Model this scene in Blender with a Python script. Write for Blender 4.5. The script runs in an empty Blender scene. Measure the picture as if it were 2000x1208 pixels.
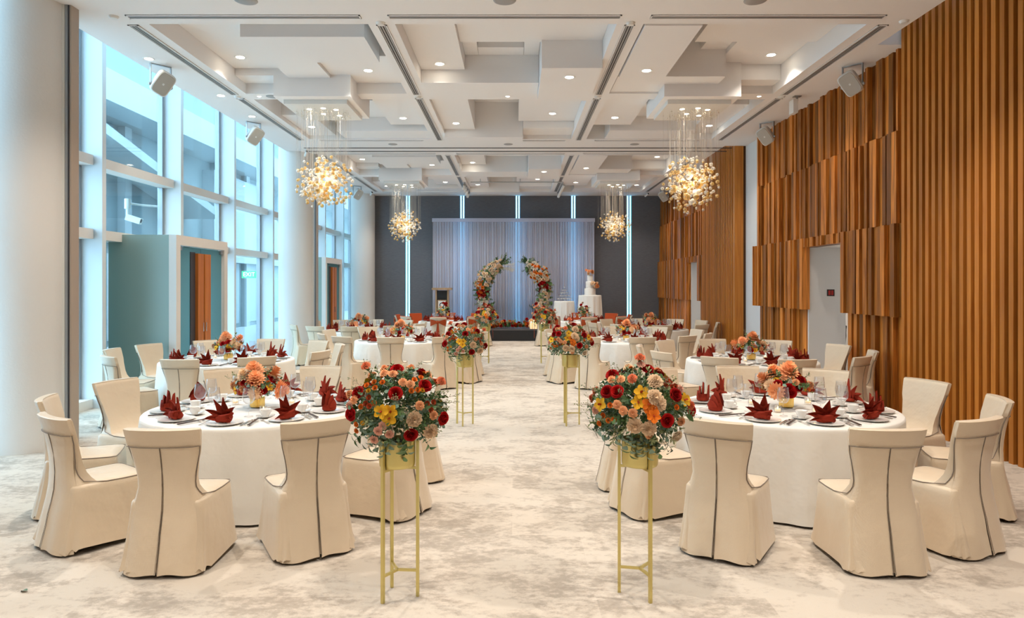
import bpy, math, random
from mathutils import Vector, Matrix, Quaternion, Euler
R = math.radians
PI = math.pi
rnd = random.Random(7)
sc = bpy.context.scene
COL = sc.collection

# ------------------------------------------------------------------ camera
cam_d = bpy.data.cameras.new('camera')
cam_d.sensor_width = 36.0
cam_d.lens = 36.0 * 1333.0 / 2000.0
cam_d.shift_x = -3.0 / 2000.0
cam_d.shift_y = -46.0 / 2000.0
cam_d.clip_end = 300
cam = bpy.data.objects.new('camera', cam_d)
cam.location = (0, 0, 1.85)
cam.rotation_euler = (R(90), 0, 0)
COL.objects.link(cam)
sc.camera = cam

# ------------------------------------------------------------------ view, world
vs = sc.view_settings
vs.view_transform = 'Standard'
vs.look = 'None'
vs.exposure = 1.18
vs.gamma = 1.0
vs.use_curve_mapping = False
SPOT_W = 61.0           # one recessed ceiling downlight
FRONT_W = 145.0         # one added out-of-view downlight that brightens the foreground
CHAND_W = 10.0         # point light added inside one chandelier
SKY = 3.0
world = bpy.data.worlds.new('sky')
sc.world = world
world.use_nodes = True
wn = world.node_tree
wn.nodes['Background'].inputs[0].default_value = (0.54, 0.78, 1.0, 1)
wn.nodes['Background'].inputs[1].default_value = SKY
cy = sc.cycles
cy.max_bounces = 6
cy.diffuse_bounces = 3
cy.glossy_bounces = 2
cy.transmission_bounces = 3
cy.transparent_max_bounces = 20
cy.adaptive_threshold = 0.05
cy.caustics_reflective = False
cy.caustics_refractive = False
cy.sample_clamp_indirect = 6.0
WARM = (1.0, 0.91, 0.81)

# ------------------------------------------------------------------ materials
MATS = {}
def _new(name):
    m = bpy.data.materials.new(name)
    m.use_nodes = True
    nt = m.node_tree
    return m, nt, nt.nodes['Principled BSDF'], nt.nodes['Material Output']
def N(nt, t, **kw):
    n = nt.nodes.new(t)
    for k, v in kw.items():
        setattr(n, k, v)
    return n
def mat(name, col, rough=0.5, metal=0.0, spec=0.5, var=0.0, noise=None, bump=None, sheen=0.0, trans=0.0, emit=None, coat=0.0, sss=0.0):
    """principled; var = random value change per object; noise=(scale,amount); bump=(scale,strength,distance)"""
    m, nt, b, out = _new(name)
    b.inputs['Base Color'].default_value = (*col, 1)
    b.inputs['Roughness'].default_value = rough
    b.inputs['Metallic'].default_value = metal
    b.inputs['Specular IOR Level'].default_value = spec
    b.inputs['Sheen Weight'].default_value = sheen
    b.inputs['Transmission Weight'].default_value = trans
    b.inputs['Coat Weight'].default_value = coat
    if emit:
        b.inputs['Emission Color'].default_value = (*emit[0], 1)
        b.inputs['Emission Strength'].default_value = emit[1]
    src = None
    if noise:
        tc = N(nt, 'ShaderNodeTexCoord')
        nz = N(nt, 'ShaderNodeTexNoise'); nz.inputs['Scale'].default_value = noise[0]; nz.inputs['Detail'].default_value = 5
        nt.links.new(tc.outputs['Object'], nz.inputs['Vector'])
        hs = N(nt, 'ShaderNodeHueSaturation'); hs.inputs['Color'].default_value = (*col, 1)
        mr = N(nt, 'ShaderNodeMapRange'); mr.inputs['To Min'].default_value = 1 - noise[1]; mr.inputs['To Max'].default_value = 1 + noise[1]
        nt.links.new(nz.outputs['Fac'], mr.inputs['Value']); nt.links.new(mr.outputs['Result'], hs.inputs['Value'])
        src = hs.outputs['Color']
    if var:
        oi = N(nt, 'ShaderNodeObjectInfo')
        mr = N(nt, 'ShaderNodeMapRange'); mr.inputs['To Min'].default_value = 1 - var; mr.inputs['To Max'].default_value = 1 + var
        hs = N(nt, 'ShaderNodeHueSaturation'); hs.inputs['Color'].default_value = (*col, 1)
        nt.links.new(oi.outputs['Random'], mr.inputs['Value']); nt.links.new(mr.outputs['Result'], hs.inputs['Value'])
        if src: nt.links.new(src, hs.inputs['Color'])
        src = hs.outputs['Color']
    if src: nt.links.new(src, b.inputs['Base Color'])
    if bump:
        tc = N(nt, 'ShaderNodeTexCoord')
        nz = N(nt, 'ShaderNodeTexNoise'); nz.inputs['Scale'].default_value = bump[0]; nz.inputs['Detail'].default_value = 3
        nt.links.new(tc.outputs['Object'], nz.inputs['Vector'])
        bp = N(nt, 'ShaderNodeBump'); bp.inputs['Strength'].default_value = bump[1]; bp.inputs['Distance'].default_value = bump[2]
        nt.links.new(nz.outputs['Fac'], bp.inputs['Height']); nt.links.new(bp.outputs['Normal'], b.inputs['Normal'])
    MATS[name] = m
    return m
def emitter(name, col, strength):
    m, nt, b, out = _new(name)
    e = N(nt, 'ShaderNodeEmission'); e.inputs[0].default_value = (*col, 1); e.inputs[1].default_value = strength
    nt.links.new(e.outputs[0], out.inputs[0])
    MATS[name] = m
def thin_glass(name, tint, gloss=1.0, ior=1.45, diffuse=0.0, dcol=(1, 1, 1), base=0.0, translucent=True):
    """thin-walled glass: tinted see-through, mirror layer that follows the angle of view on the surface (fresnel), optional frost"""
    m, nt, b, out = _new(name)
    tr = N(nt, 'ShaderNodeBsdfTransparent'); tr.inputs[0].default_value = (*tint, 1)
    gl = N(nt, 'ShaderNodeBsdfGlossy'); gl.inputs['Roughness'].default_value = 0.03
    lw = N(nt, 'ShaderNodeLayerWeight'); lw.inputs[0].default_value = 0.5
    fr = N(nt, 'ShaderNodeMath', operation='POWER'); fr.inputs[1].default_value = 3.5
    nt.links.new(lw.outputs['Facing'], fr.inputs[0])
    ma = N(nt, 'ShaderNodeMath', operation='MULTIPLY_ADD'); ma.inputs[1].default_value = gloss; ma.inputs[2].default_value = base
    ma.use_clamp = True
    nt.links.new(fr.outputs[0], ma.inputs[0])
    mx = N(nt, 'ShaderNodeMixShader')
    nt.links.new(ma.outputs[0], mx.inputs[0]); nt.links.new(tr.outputs[0], mx.inputs[1]); nt.links.new(gl.outputs[0], mx.inputs[2])
    last = mx
    if diffuse:
        df = N(nt, 'ShaderNodeBsdfDiffuse'); df.inputs[0].default_value = (*dcol, 1)
        tl = N(nt, 'ShaderNodeBsdfTranslucent'); tl.inputs[0].default_value = (*dcol, 1)
        m2 = N(nt, 'ShaderNodeMixShader'); m2.inputs[0].default_value = 0.5 if translucent else 0.0
        nt.links.new(df.outputs[0], m2.inputs[1]); nt.links.new(tl.outputs[0], m2.inputs[2])
        m3 = N(nt, 'ShaderNodeMixShader'); m3.inputs[0].default_value = diffuse
        nt.links.new(mx.outputs[0], m3.inputs[1]); nt.links.new(m2.outputs[0], m3.inputs[2])
        last = m3
    nt.links.new(last.outputs[0], out.inputs[0])
    MATS[name] = m
def cloth(name, col, rough, cell, strength, sheen=0.3, noise=0.04):
    """woven fabric with a fine diamond weave in relief"""
    m, nt, b, out = _new(name)
    b.inputs['Roughness'].default_value = rough
    b.inputs['Sheen Weight'].default_value = sheen
    b.inputs['Specular IOR Level'].default_value = 0.4
    tc = N(nt, 'ShaderNodeTexCoord')
    hs = N(nt, 'ShaderNodeHueSaturation'); hs.inputs['Color'].default_value = (*col, 1)
    oi = N(nt, 'ShaderNodeObjectInfo')
    mr = N(nt, 'ShaderNodeMapRange'); mr.inputs['To Min'].default_value = 1 - noise; mr.inputs['To Max'].default_value = 1 + noise
    nt.links.new(oi.outputs['Random'], mr.inputs['Value']); nt.links.new(mr.outputs['Result'], hs.inputs['Value'])
    nt.links.new(hs.outputs['Color'], b.inputs['Base Color'])
    hts = []
    for s in (1, -1):
        sx = N(nt, 'ShaderNodeSeparateXYZ'); nt.links.new(tc.outputs['Object'], sx.inputs[0])
        a1 = N(nt, 'ShaderNodeMath', operation='MULTIPLY_ADD'); a1.inputs[1].default_value = s
        ad = N(nt, 'ShaderNodeMath', operation='ADD')
        nt.links.new(sx.outputs['X'], ad.inputs[0]); nt.links.new(sx.outputs['Y'], ad.inputs[1])
        nt.links.new(ad.outputs[0], a1.inputs[0]); nt.links.new(sx.outputs['Z'], a1.inputs[2])
        sn = N(nt, 'ShaderNodeMath', operation='MULTIPLY'); sn.inputs[1].default_value = 2 * PI / cell
        nt.links.new(a1.outputs[0], sn.inputs[0])
        s2 = N(nt, 'ShaderNodeMath', operation='SINE'); nt.links.new(sn.outputs[0], s2.inputs[0])
        hts.append(s2)
    mu = N(nt, 'ShaderNodeMath', operation='MULTIPLY'); nt.links.new(hts[0].outputs[0], mu.inputs[0]); nt.links.new(hts[1].outputs[0], mu.inputs[1])
    nz = N(nt, 'ShaderNodeTexNoise'); nz.inputs['Scale'].default_value = 9; nz.inputs['Detail'].default_value = 2
    nt.links.new(tc.outputs['Object'], nz.inputs['Vector'])
    b1 = N(nt, 'ShaderNodeBump'); b1.inputs['Strength'].default_value = strength; b1.inputs['Distance'].default_value = 0.0015
    b2 = N(nt, 'ShaderNodeBump'); b2.inputs['Strength'].default_value = 0.35; b2.inputs['Distance'].default_value = 0.02
    nt.links.new(nz.outputs['Fac'], b2.inputs['Height'])
    nt.links.new(mu.outputs[0], b1.inputs['Height']); nt.links.new(b2.outputs['Normal'], b1.inputs['Normal'])
    nt.links.new(b1.outputs['Normal'], b.inputs['Normal'])
    MATS[name] = m
def wood(name, c1, c2, var=0.25, knots=True):
    m, nt, b, out = _new(name)
    b.inputs['Roughness'].default_value = 0.42
    b.inputs['Specular IOR Level'].default_value = 0.35
    tc = N(nt, 'ShaderNodeTexCoord'); oi = N(nt, 'ShaderNodeObjectInfo')
    ad = N(nt, 'ShaderNodeVectorMath', operation='ADD')
    sc3 = N(nt, 'ShaderNodeVectorMath', operation='SCALE'); sc3.inputs['Scale'].default_value = 0.35
    geo = N(nt, 'ShaderNodeNewGeometry')
    mp = N(nt, 'ShaderNodeMapping'); mp.inputs['Scale'].default_value = (22, 22, 1.1)
    cx = N(nt, 'ShaderNodeCombineXYZ'); mm = N(nt, 'ShaderNodeMath', operation='MULTIPLY'); mm.inputs[1].default_value = 57.0
    nt.links.new(oi.outputs['Random'], mm.inputs[0]); nt.links.new(mm.outputs[0], cx.inputs['Z'])
    nt.links.new(geo.outputs['Position'], ad.inputs[0]); nt.links.new(cx.outputs[0], ad.inputs[1])
    nt.links.new(ad.outputs[0], mp.inputs['Vector'])
    nz = N(nt, 'ShaderNodeTexNoise'); nz.inputs['Scale'].default_value = 1.0; nz.inputs['Detail'].default_value = 6; nz.inputs['Distortion'].default_value = 0.6
    nt.links.new(mp.outputs[0], nz.inputs['Vector'])
    cr = N(nt, 'ShaderNodeValToRGB')
    cr.color_ramp.elements[0].position = 0.3; cr.color_ramp.elements[0].color = (*c2, 1)
    cr.color_ramp.elements[1].position = 0.7; cr.color_ramp.elements[1].color = (*c1, 1)
    nt.links.new(nz.outputs['Fac'], cr.inputs[0])
    hs = N(nt, 'ShaderNodeHueSaturation')
    mr = N(nt, 'ShaderNodeMapRange'); mr.inputs['To Min'].default_value = 1 - var; mr.inputs['To Max'].default_value = 1 + var
    nt.links.new(oi.outputs['Random'], mr.inputs['Value']); nt.links.new(mr.outputs['Result'], hs.inputs['Value'])
    nt.links.new(cr.outputs[0], hs.inputs['Color'])
    nt.links.new(hs.outputs[0], b.inputs['Base Color'])
    bp = N(nt, 'ShaderNodeBump'); bp.inputs['Strength'].default_value = 0.15; bp.inputs['Distance'].default_value = 0.003
    nt.links.new(nz.outputs['Fac'], bp.inputs['Height']); nt.links.new(bp.outputs[0], b.inputs['Normal'])
    MATS[name] = m

def carpet():
    m, nt, b, out = _new('carpet')
    b.inputs['Roughness'].default_value = 0.95
    b.inputs['Specular IOR Level'].default_value = 0.1
    tc = N(nt, 'ShaderNodeTexCoord')
    def noise(scale, sx, sy, det=6, dist=0.0, off=0):
        mp = N(nt, 'ShaderNodeMapping'); mp.inputs['Scale'].default_value = (sx, sy, 1); mp.inputs['Location'].default_value = (off, off * .7, 0)
        nt.links.new(tc.outputs['Object'], mp.inputs['Vector'])
        n = N(nt, 'ShaderNodeTexNoise'); n.inputs['Scale'].default_value = scale; n.inputs['Detail'].default_value = det; n.inputs['Distortion'].default_value = dist
        n.inputs['Roughness'].default_value = 0.68
        nt.links.new(mp.outputs[0], n.inputs['Vector'])
        return n.outputs['Fac']
    # plank tiles laid across the room, each with its own print offset
    br = N(nt, 'ShaderNodeTexBrick'); br.offset = 0.5
    br.inputs['Scale'].default_value = 1.0; br.inputs['Brick Width'].default_value = 1.0; br.inputs['Row Height'].default_value = 0.5
    br.inputs['Mortar Size'].default_value = 0.0; br.inputs['Color1'].default_value = (0, 0, 0, 1); br.inputs['Color2'].default_value = (1, 1, 1, 1)
    nt.links.new(tc.outputs['Object'], br.inputs['Vector'])
    big = noise(0.8, 1, 1.0, 4, 0.2, 3)
    mid = noise(4.2, 0.75, 1.15, 14, 0.1, 11)
    fine = noise(22, 0.8, 1.1, 12, 0.0, 5)
    pile = noise(160, 1, 1, 2)
    def math_(op, a, bb):
        n = N(nt, 'ShaderNodeMath', operation=op)
        for i, x in enumerate((a, bb)):
            if isinstance(x, (int, float)): n.inputs[i].default_value = x
            else: nt.links.new(x, n.inputs[i])
        return n.outputs[0]
    s = math_('ADD', math_('MULTIPLY', big, 0.40), math_('MULTIPLY', mid, 0.78))
    s = math_('ADD', s, math_('MULTIPLY', fine, 0.52))
    s = math_('ADD', s, math_('MULTIPLY', br.outputs['Color'], 0.09))
    s = math_('ADD', s, math_('MULTIPLY', pile, 0.10))
    cr = N(nt, 'ShaderNodeValToRGB')
    e = cr.color_ramp.elements
    e[0].position = 0.76; e[0].color = (0.40, 0.345, 0.29, 1)
    e[1].position = 1.06; e[1].color = (0.64, 0.57, 0.485, 1)
    k = e.new(0.87); k.color = (0.46, 0.40, 0.335, 1)
    k = e.new(0.93); k.color = (0.565, 0.495, 0.42, 1)
    nt.links.new(s, cr.inputs[0]); nt.links.new(cr.outputs[0], b.inputs['Base Color'])
    bp = N(nt, 'ShaderNodeBump'); bp.inputs['Strength'].default_value = 0.4; bp.inputs['Distance'].default_value = 0.004
    nt.links.new(pile, bp.inputs['Height']); nt.links.new(bp.outputs[0], b.inputs['Normal'])
    MATS['carpet'] = m
def back_fabric():
    m, nt, b, out = _new('back_fabric')
    b.inputs['Roughness'].default_value = 0.8
    tc = N(nt, 'ShaderNodeTexCoord')
    mp = N(nt, 'ShaderNodeMapping'); mp.inputs['Scale'].default_value = (9, 9, 90)
    nz = N(nt, 'ShaderNodeTexNoise'); nz.inputs['Scale'].default_value = 1.0; nz.inputs['Detail'].default_value = 4
    nt.links.new(tc.outputs['Object'], mp.inputs[0]); nt.links.new(mp.outputs[0], nz.inputs[0])
    cr = N(nt, 'ShaderNodeValToRGB')
    cr.color_ramp.elements[0].color = (0.095, 0.096, 0.105, 1); cr.color_ramp.elements[1].color = (0.18, 0.18, 0.192, 1)
    nt.links.new(nz.outputs[0], cr.inputs[0]); nt.links.new(cr.outputs[0], b.inputs['Base Color'])
    MATS['back_fabric'] = m
def sheer():
    m, nt, b, out = _new('sheer')
    df = N(nt, 'ShaderNodeBsdfDiffuse'); df.inputs[0].default_value = (0.74, 0.75, 0.88, 1)
    tl = N(nt, 'ShaderNodeBsdfTranslucent'); tl.inputs[0].default_value = (0.80, 0.80, 0.88, 1)
    tr = N(nt, 'ShaderNodeBsdfTransparent')
    m1 = N(nt, 'ShaderNodeMixShader'); m1.inputs[0].default_value = 0.35
    m2 = N(nt, 'ShaderNodeMixShader'); m2.inputs[0].default_value = 0.05
    nt.links.new(df.outputs[0], m1.inputs[1]); nt.links.new(tl.outputs[0], m1.inputs[2])
    nt.links.new(m1.outputs[0], m2.inputs[1]); nt.links.new(tr.outputs[0], m2.inputs[2])
    nt.links.new(m2.outputs[0], out.inputs[0])
    MATS['sheer'] = m

carpet(); back_fabric(); sheer()
mat('ceiling_white', (0.92, 0.89, 0.875), 0.85)
mat('plaster', (0.80, 0.77, 0.73), 0.9, bump=(40, 0.25, 0.006))
mat('plaster_fine', (0.78, 0.76, 0.74), 0.85)
mat('mullion_paint', (0.74, 0.77, 0.78), 0.55)
mat('transom_paint', (0.78, 0.72, 0.66), 0.5)
mat('frame_grey', (0.38, 0.40, 0.42), 0.4, metal=0.5)
mat('track_tan', (0.50, 0.40, 0.32), 0.5, metal=0.3)
mat('track_dark', (0.05, 0.05, 0.06), 0.5)
mat('porch_green', (0.30, 0.39, 0.34), 0.35, spec=0.6)
mat('grille_grey', (0.42, 0.40, 0.39), 0.5, metal=0.4)
mat('grille_dark', (0.03, 0.028, 0.028), 0.8)
mat('white_plastic', (0.82, 0.80, 0.76), 0.4)
mat('speaker_grille', (0.52, 0.47, 0.40), 0.7, bump=(400, 0.5, 0.002))
mat('grey_metal', (0.45, 0.46, 0.47), 0.4, metal=0.7)
mat('chrome', (0.8, 0.8, 0.8), 0.15, metal=1.0)
mat('cutlery', (0.72, 0.70, 0.67), 0.2, metal=1.0)
mat('black', (0.015, 0.015, 0.016), 0.6)
mat('stage_skirt', (0.02, 0.02, 0.022), 0.7)
mat('stage_top', (0.10, 0.095, 0.10), 0.45)
mat('corridor_white', (0.74, 0.72, 0.70), 0.85)
mat('red_paint', (0.45, 0.02, 0.015), 0.35)
wood('wood_slat', (0.62, 0.232, 0.036), (0.46, 0.145, 0.018), 0.18)
wood('wood_rough', (0.62, 0.222, 0.036), (0.21, 0.060, 0.008), 0.5)
wood('wood_back', (0.11, 0.036, 0.008), (0.06, 0.02, 0.005), 0.1)
wood('wood_door', (0.60, 0.19, 0.035), (0.42, 0.12, 0.02), 0.08)
wood('wood_dark', (0.10, 0.045, 0.02), (0.05, 0.02, 0.01), 0.1)
wood('wood_light', (0.55, 0.36, 0.20), (0.42, 0.26, 0.14), 0.1)
cloth('chair_fabric', (0.74, 0.60, 0.435), 0.36, 0.011, 0.22)
mat('piping', (0.24, 0.19, 0.15), 0.7)
cloth('table_fabric', (0.88, 0.85, 0.79), 0.7, 0.006, 0.1, 0.2, 0.01)
mat('napkin_red', (0.255, 0.024, 0.010), 0.8, spec=0.15, sheen=0.0, noise=(30, 0.15), bump=(260, 0.3, 0.001))
mat('sash_rust', (0.42, 0.066, 0.016), 0.75, spec=0.2)
mat('china', (0.88, 0.86, 0.82), 0.18, coat=0.5)
mat('gold', (0.66, 0.56, 0.22), 0.32, metal=0.85)
mat('gold_bright', (0.85, 0.62, 0.22), 0.2, metal=1.0)
mat('chopstick', (0.07, 0.045, 0.035), 0.35)
mat('wax', (0.90, 0.80, 0.62), 0.5, emit=((1.0, 0.62, 0.25), 0.25))
emitter('flame', (1.0, 0.62, 0.22), 12)
emitter('lamp_face', (1.0, 0.90, 0.72), 14)
emitter('led_strip', (0.17, 0.60, 1.0), 2.6)
emitter('lamp_small', (1.0, 0.88, 0.68), 10)
thin_glass('window_glass', (0.86, 0.95, 0.97), 0.6, base=0.03)
thin_glass('frosted', (0.25, 0.42, 0.44), 0.5, diffuse=0.82, dcol=(0.26, 0.47, 0.49))
thin_glass('crystal', (0.965, 0.97, 0.98), 0.95, base=0.04, diffuse=0.035)
thin_glass('crystal_cloudy', (0.95, 0.96, 0.97), 1.0, base=0.08, diffuse=0.22)
thin_glass('ball_gold', (0.96, 0.78, 0.42), 0.7, base=0.20, diffuse=0.34, dcol=(0.78, 0.55, 0.20), translucent=False)
thin_glass('ball_clear', (0.97, 0.95, 0.90), 0.7, base=0.22, diffuse=0.30, dcol=(0.92, 0.88, 0.80), translucent=False)
emitter('added_bulb_glow', (1.0, 0.84, 0.56), 1.8)
mat('wire', (0.62, 0.56, 0.48), 0.4, metal=0.5)
mat('rose_red', (0.42, 0.006, 0.006), 0.75, spec=0.15, var=0.2)
mat('rose_cream', (0.80, 0.64, 0.46), 0.75, spec=0.15, var=0.12)
mat('flower_peach', (1.0, 0.46, 0.22), 0.75, spec=0.15, var=0.2)
mat('flower_coral', (0.88, 0.22, 0.10), 0.75, spec=0.15, var=0.15)
mat('flower_pink', (0.98, 0.50, 0.36), 0.75, spec=0.15, var=0.15)
mat('flower_cream', (1.0, 0.70, 0.44), 0.75, spec=0.15, var=0.12)
mat('flower_white', (0.84, 0.78, 0.68), 0.75, spec=0.15, var=0.08)
mat('flower_orange', (0.85, 0.20, 0.02), 0.75, spec=0.15, var=0.2)
mat('flower_yellow', (0.85, 0.46, 0.03), 0.75, spec=0.15, var=0.2)
mat('flower_rust', (0.42, 0.06, 0.02), 0.75, spec=0.15, var=0.25)
mat('flower_centre', (0.22, 0.11, 0.02), 0.8)
mat('leaf_green', (0.095, 0.19, 0.06), 0.5, var=0.35)
mat('leaf_blue', (0.19, 0.30, 0.22), 0.55, var=0.25)
mat('leaf_olive', (0.27, 0.31, 0.13), 0.55, var=0.3)
mat('stem', (0.10, 0.17, 0.05), 0.6)
mat('twig', (0.33, 0.27, 0.20), 0.8)
mat('pot_fill_dark', (0.03, 0.035, 0.02), 0.9)  # dark fill inside the stand pots
mat('icing', (0.86, 0.82, 0.76), 0.5)
mat('exterior_pale', (0.23, 0.28, 0.29), 0.9)
mat('exterior_light', (0.37, 0.41, 0.42), 0.9)
mat('exterior_ground', (0.45, 0.48, 0.48), 0.9)
mat('exterior_steel', (0.30, 0.36, 0.38), 0.6)
mat('sign_green', (0.02, 0.35, 0.14), 0.5, emit=((0.1, 0.8, 0.35), 0.6))
mat('sign_white', (0.9, 0.95, 0.92), 0.5, emit=((0.9, 1.0, 0.95), 0.8))

# ------------------------------------------------------------------ mesh helper
class MB:
    def __init__(s): s.v = []; s.f = []; s.m = []
    def add(s, vs, fs, mi=0, T=None):
        o = len(s.v)
        if T is not None: vs = [T @ Vector(p) for p in vs]
        s.v += [tuple(p) for p in vs]
        s.f += [tuple(i + o for i in f) for f in fs]
        s.m += [mi] * len(fs)
        return s
    def box(s, x0, x1, y0, y1, z0, z1, mi=0, T=None):
        vs = [(x0, y0, z0), (x1, y0, z0), (x1, y1, z0), (x0, y1, z0), (x0, y0, z1), (x1, y0, z1), (x1, y1, z1), (x0, y1, z1)]
        return s.add(vs, [(0, 3, 2, 1), (4, 5, 6, 7), (0, 1, 5, 4), (1, 2, 6, 5), (2, 3, 7, 6), (3, 0, 4, 7)], mi, T)
    def loft(s, rings, closed=True, cap0=False, cap1=False, mi=0, T=None):
        n = len(rings[0]); vs = [p for r in rings for p in r]; fs = []
        for i in range(len(rings) - 1):
            for j in range(n if closed else n - 1):
                k = (j + 1) % n
                fs.append((i * n + j, i * n + k, (i + 1) * n + k, (i + 1) * n + j))
        if cap0: fs.append(tuple(reversed(range(n))))
        if cap1: fs.append(tuple((len(rings) - 1) * n + j for j in range(n)))
        return s.add(vs, fs, mi, T)
    def lathe(s, prof, n=20, mi=0, T=None):
        rings = [[(r * math.cos(2 * PI * j / n), r * math.sin(2 * PI * j / n), z) for j in range(n)] for r, z in prof]
        return s.loft(rings, True, prof[0][0] > 1e-6 and False, False, mi, T)
    def disc(s, r, z, n=20, mi=0, T=None, up=True):
        vs = [(r * math.cos(2 * PI * j / n), r * math.sin(2 * PI * j / n), z) for j in range(n)]
        f = tuple(range(n)) if up else tuple(reversed(range(n)))
        return s.add(vs, [f], mi, T)
    def cyl(s, r, z0, z1, n=16, mi=0, T=None):
        s.lathe([(r, z0), (r, z1)], n, mi, T); s.disc(r, z1, n, mi, T); return s.disc(r, z0, n, mi, T, False)
    def tube(s, path, r, n=6, mi=0, T=None, caps=True):
        path = [Vector(p) for p in path]; rings = []; up = Vector((0, 0, 1))
        for i, p in enumerate(path):
            d = (path[min(i + 1, len(path) - 1)] - path[max(i - 1, 0)]).normalized()
            a = d.cross(up)
            if a.length < 1e-3: a = d.cross(Vector((1, 0, 0)))
            a.normalize(); b = d.cross(a).normalized()
            rr = r[i] if isinstance(r, (list, tuple)) else r
            rings.append([p + a * rr * math.cos(2 * PI * j / n) + b * rr * math.sin(2 * PI * j / n) for j in range(n)])
        return s.loft(rings, True, caps, caps, mi, T)
    def grid(s, rows, mi=0, T=None): return s.loft(rows, False, False, False, mi, T)
    def sphere(s, r, c=(0, 0, 0), nu=12, nv=7, mi=0, sq=(1, 1, 1)):
        rings = []
        for i in range(nv + 1):
            t = PI * i / nv; rr = max(math.sin(t), 1e-3) * r
            rings.append([(c[0] + rr * math.cos(2 * PI * j / nu) * sq[0], c[1] + rr * math.sin(2 * PI * j / nu) * sq[1], c[2] - r * math.cos(t) * sq[2]) for j in range(nu)])
        return s.loft(rings, True, False, False, mi)
    def mesh(s, name, mats, smooth=True, angle=42):
        me = bpy.data.meshes.new(name)
        me.from_pydata(s.v, [], s.f)
        for m in ([mats] if isinstance(mats, str) else mats): me.materials.append(MATS[m])
        if any(s.m): me.polygons.foreach_set('material_index', s.m)
        me.polygons.foreach_set('use_smooth', [smooth] * len(me.polygons))
        me.update()
        if smooth: me.set_sharp_from_angle(angle=R(angle))
        return me
def put(name, me, parent=None, loc=(0, 0, 0), rot=None, scale=None):
    o = bpy.data.objects.new(name, me)
    COL.objects.link(o)
    if parent: o.parent = parent
    o.location = loc
    if rot is not None:
        if isinstance(rot, Quaternion): o.rotation_mode = 'QUATERNION'; o.rotation_quaternion = rot
        elif isinstance(rot, (int, float)): o.rotation_euler = (0, 0, rot)
        else: o.rotation_euler = rot
    if scale is not None: o.scale = scale if isinstance(scale, (tuple, list)) else (scale,) * 3
    return o
def tag(o, label, cat, group=None):
    o['label'] = label; o['category'] = cat
    if group: o['group'] = group
    return o
def struct(o, label=None):
    o['kind'] = 'structure'
    if label: o['label'] = label
    return o
def empty(name, loc=(0, 0, 0), rot=0.0, parent=None):
    return put(name, None, parent, loc, rot)
def aim(d, roll=0.0):
    q = Vector(d).normalized().to_track_quat('Z', 'Y')
    return q @ Quaternion((0, 0, 1), roll)
def boxobj(name, x0, x1, y0, y1, z0, z1, m, parent=None):
    cx, cy_, cz = (x0 + x1) / 2, (y0 + y1) / 2, (z0 + z1) / 2
    a, b, c = (x1 - x0) / 2, (y1 - y0) / 2, (z1 - z0) / 2
    me = MB().box(-a, a, -b, b, -c, c).mesh(name, m, False)
    return put(name, me, parent, (cx, cy_, cz))
UNIT = {}
def slab(name, x0, x1, y0, y1, z0, z1, m, parent):
    """box that shares one unit-cube mesh per material"""
    if m not in UNIT: UNIT[m] = MB().box(-.5, .5, -.5, .5, -.5, .5).mesh('board', m, False)
    return put(name, UNIT[m], parent, ((x0 + x1) / 2, (y0 + y1) / 2, (z0 + z1) / 2), None, (x1 - x0, y1 - y0, z1 - z0))

# ================================================================== THE ROOM
C = 5.07                      # underside of ceiling beams
XL, XR = -5.41, 5.20          # ceiling edges
YB = 24.5                     # back wall
YS = -5.0                     # wall behind the camera
struct(boxobj('floor', -6.62, 5.6, YS - .1, 31.2, -0.2, 0.0, 'carpet'), 'mottled beige and taupe carpet covering the whole banquet hall floor')
ceil = struct(boxobj('ceiling', XL, 5.6, YS, YB + .2, 5.72, 5.85, 'ceiling_white'), 'white coffered ceiling with stepped drop panels')
PER = 8.45
rows = [(8.4, 11.45), (11.8, 15.0), (8.4 + PER, 11.45 + PER), (11.8 + PER, 15.0 + PER)]
cx0 = [(-4.49, -1.79), (-1.46, 1.27), (1.60, 4.35)]
def beam(*a): return slab('beam', *a, 'ceiling_white', ceil)
def cpart(o, p):                      # keep world placement under a placed parent
    o.location = Vector(o.location) - Vector(p.location); return o
def cbeam(x0, x1, y0, y1, z0=C, z1=5.74): return cpart(beam(x0, x1, y0, y1, z0, z1), ceil)
XE = 4.87                     # the ceiling stops short of the proud slat panels
cbeam(XL, XE, YS, 8.4)
cbeam(XL, XE, 15.0, 8.4 + PER - .35)
cbeam(XL, XE, 8.4 + PER - .33, 8.4 + PER)
cbeam(XL, XE, 15.0 + PER, YB + .2)
for r0, r1 in rows:
    for a, b in ((XL, -4.49), (-1.79, -1.46), (1.27, 1.60), (4.35, XE)): cbeam(a, b, r0, r1)
for k in (0, PER): cbeam(XL, XE, 11.45 + k, 11.8 + k)
for y0, y1 in ((9.12, 15.74), (18.72, YB + .2)): cbeam(XE, 5.45, y0, y1)
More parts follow.
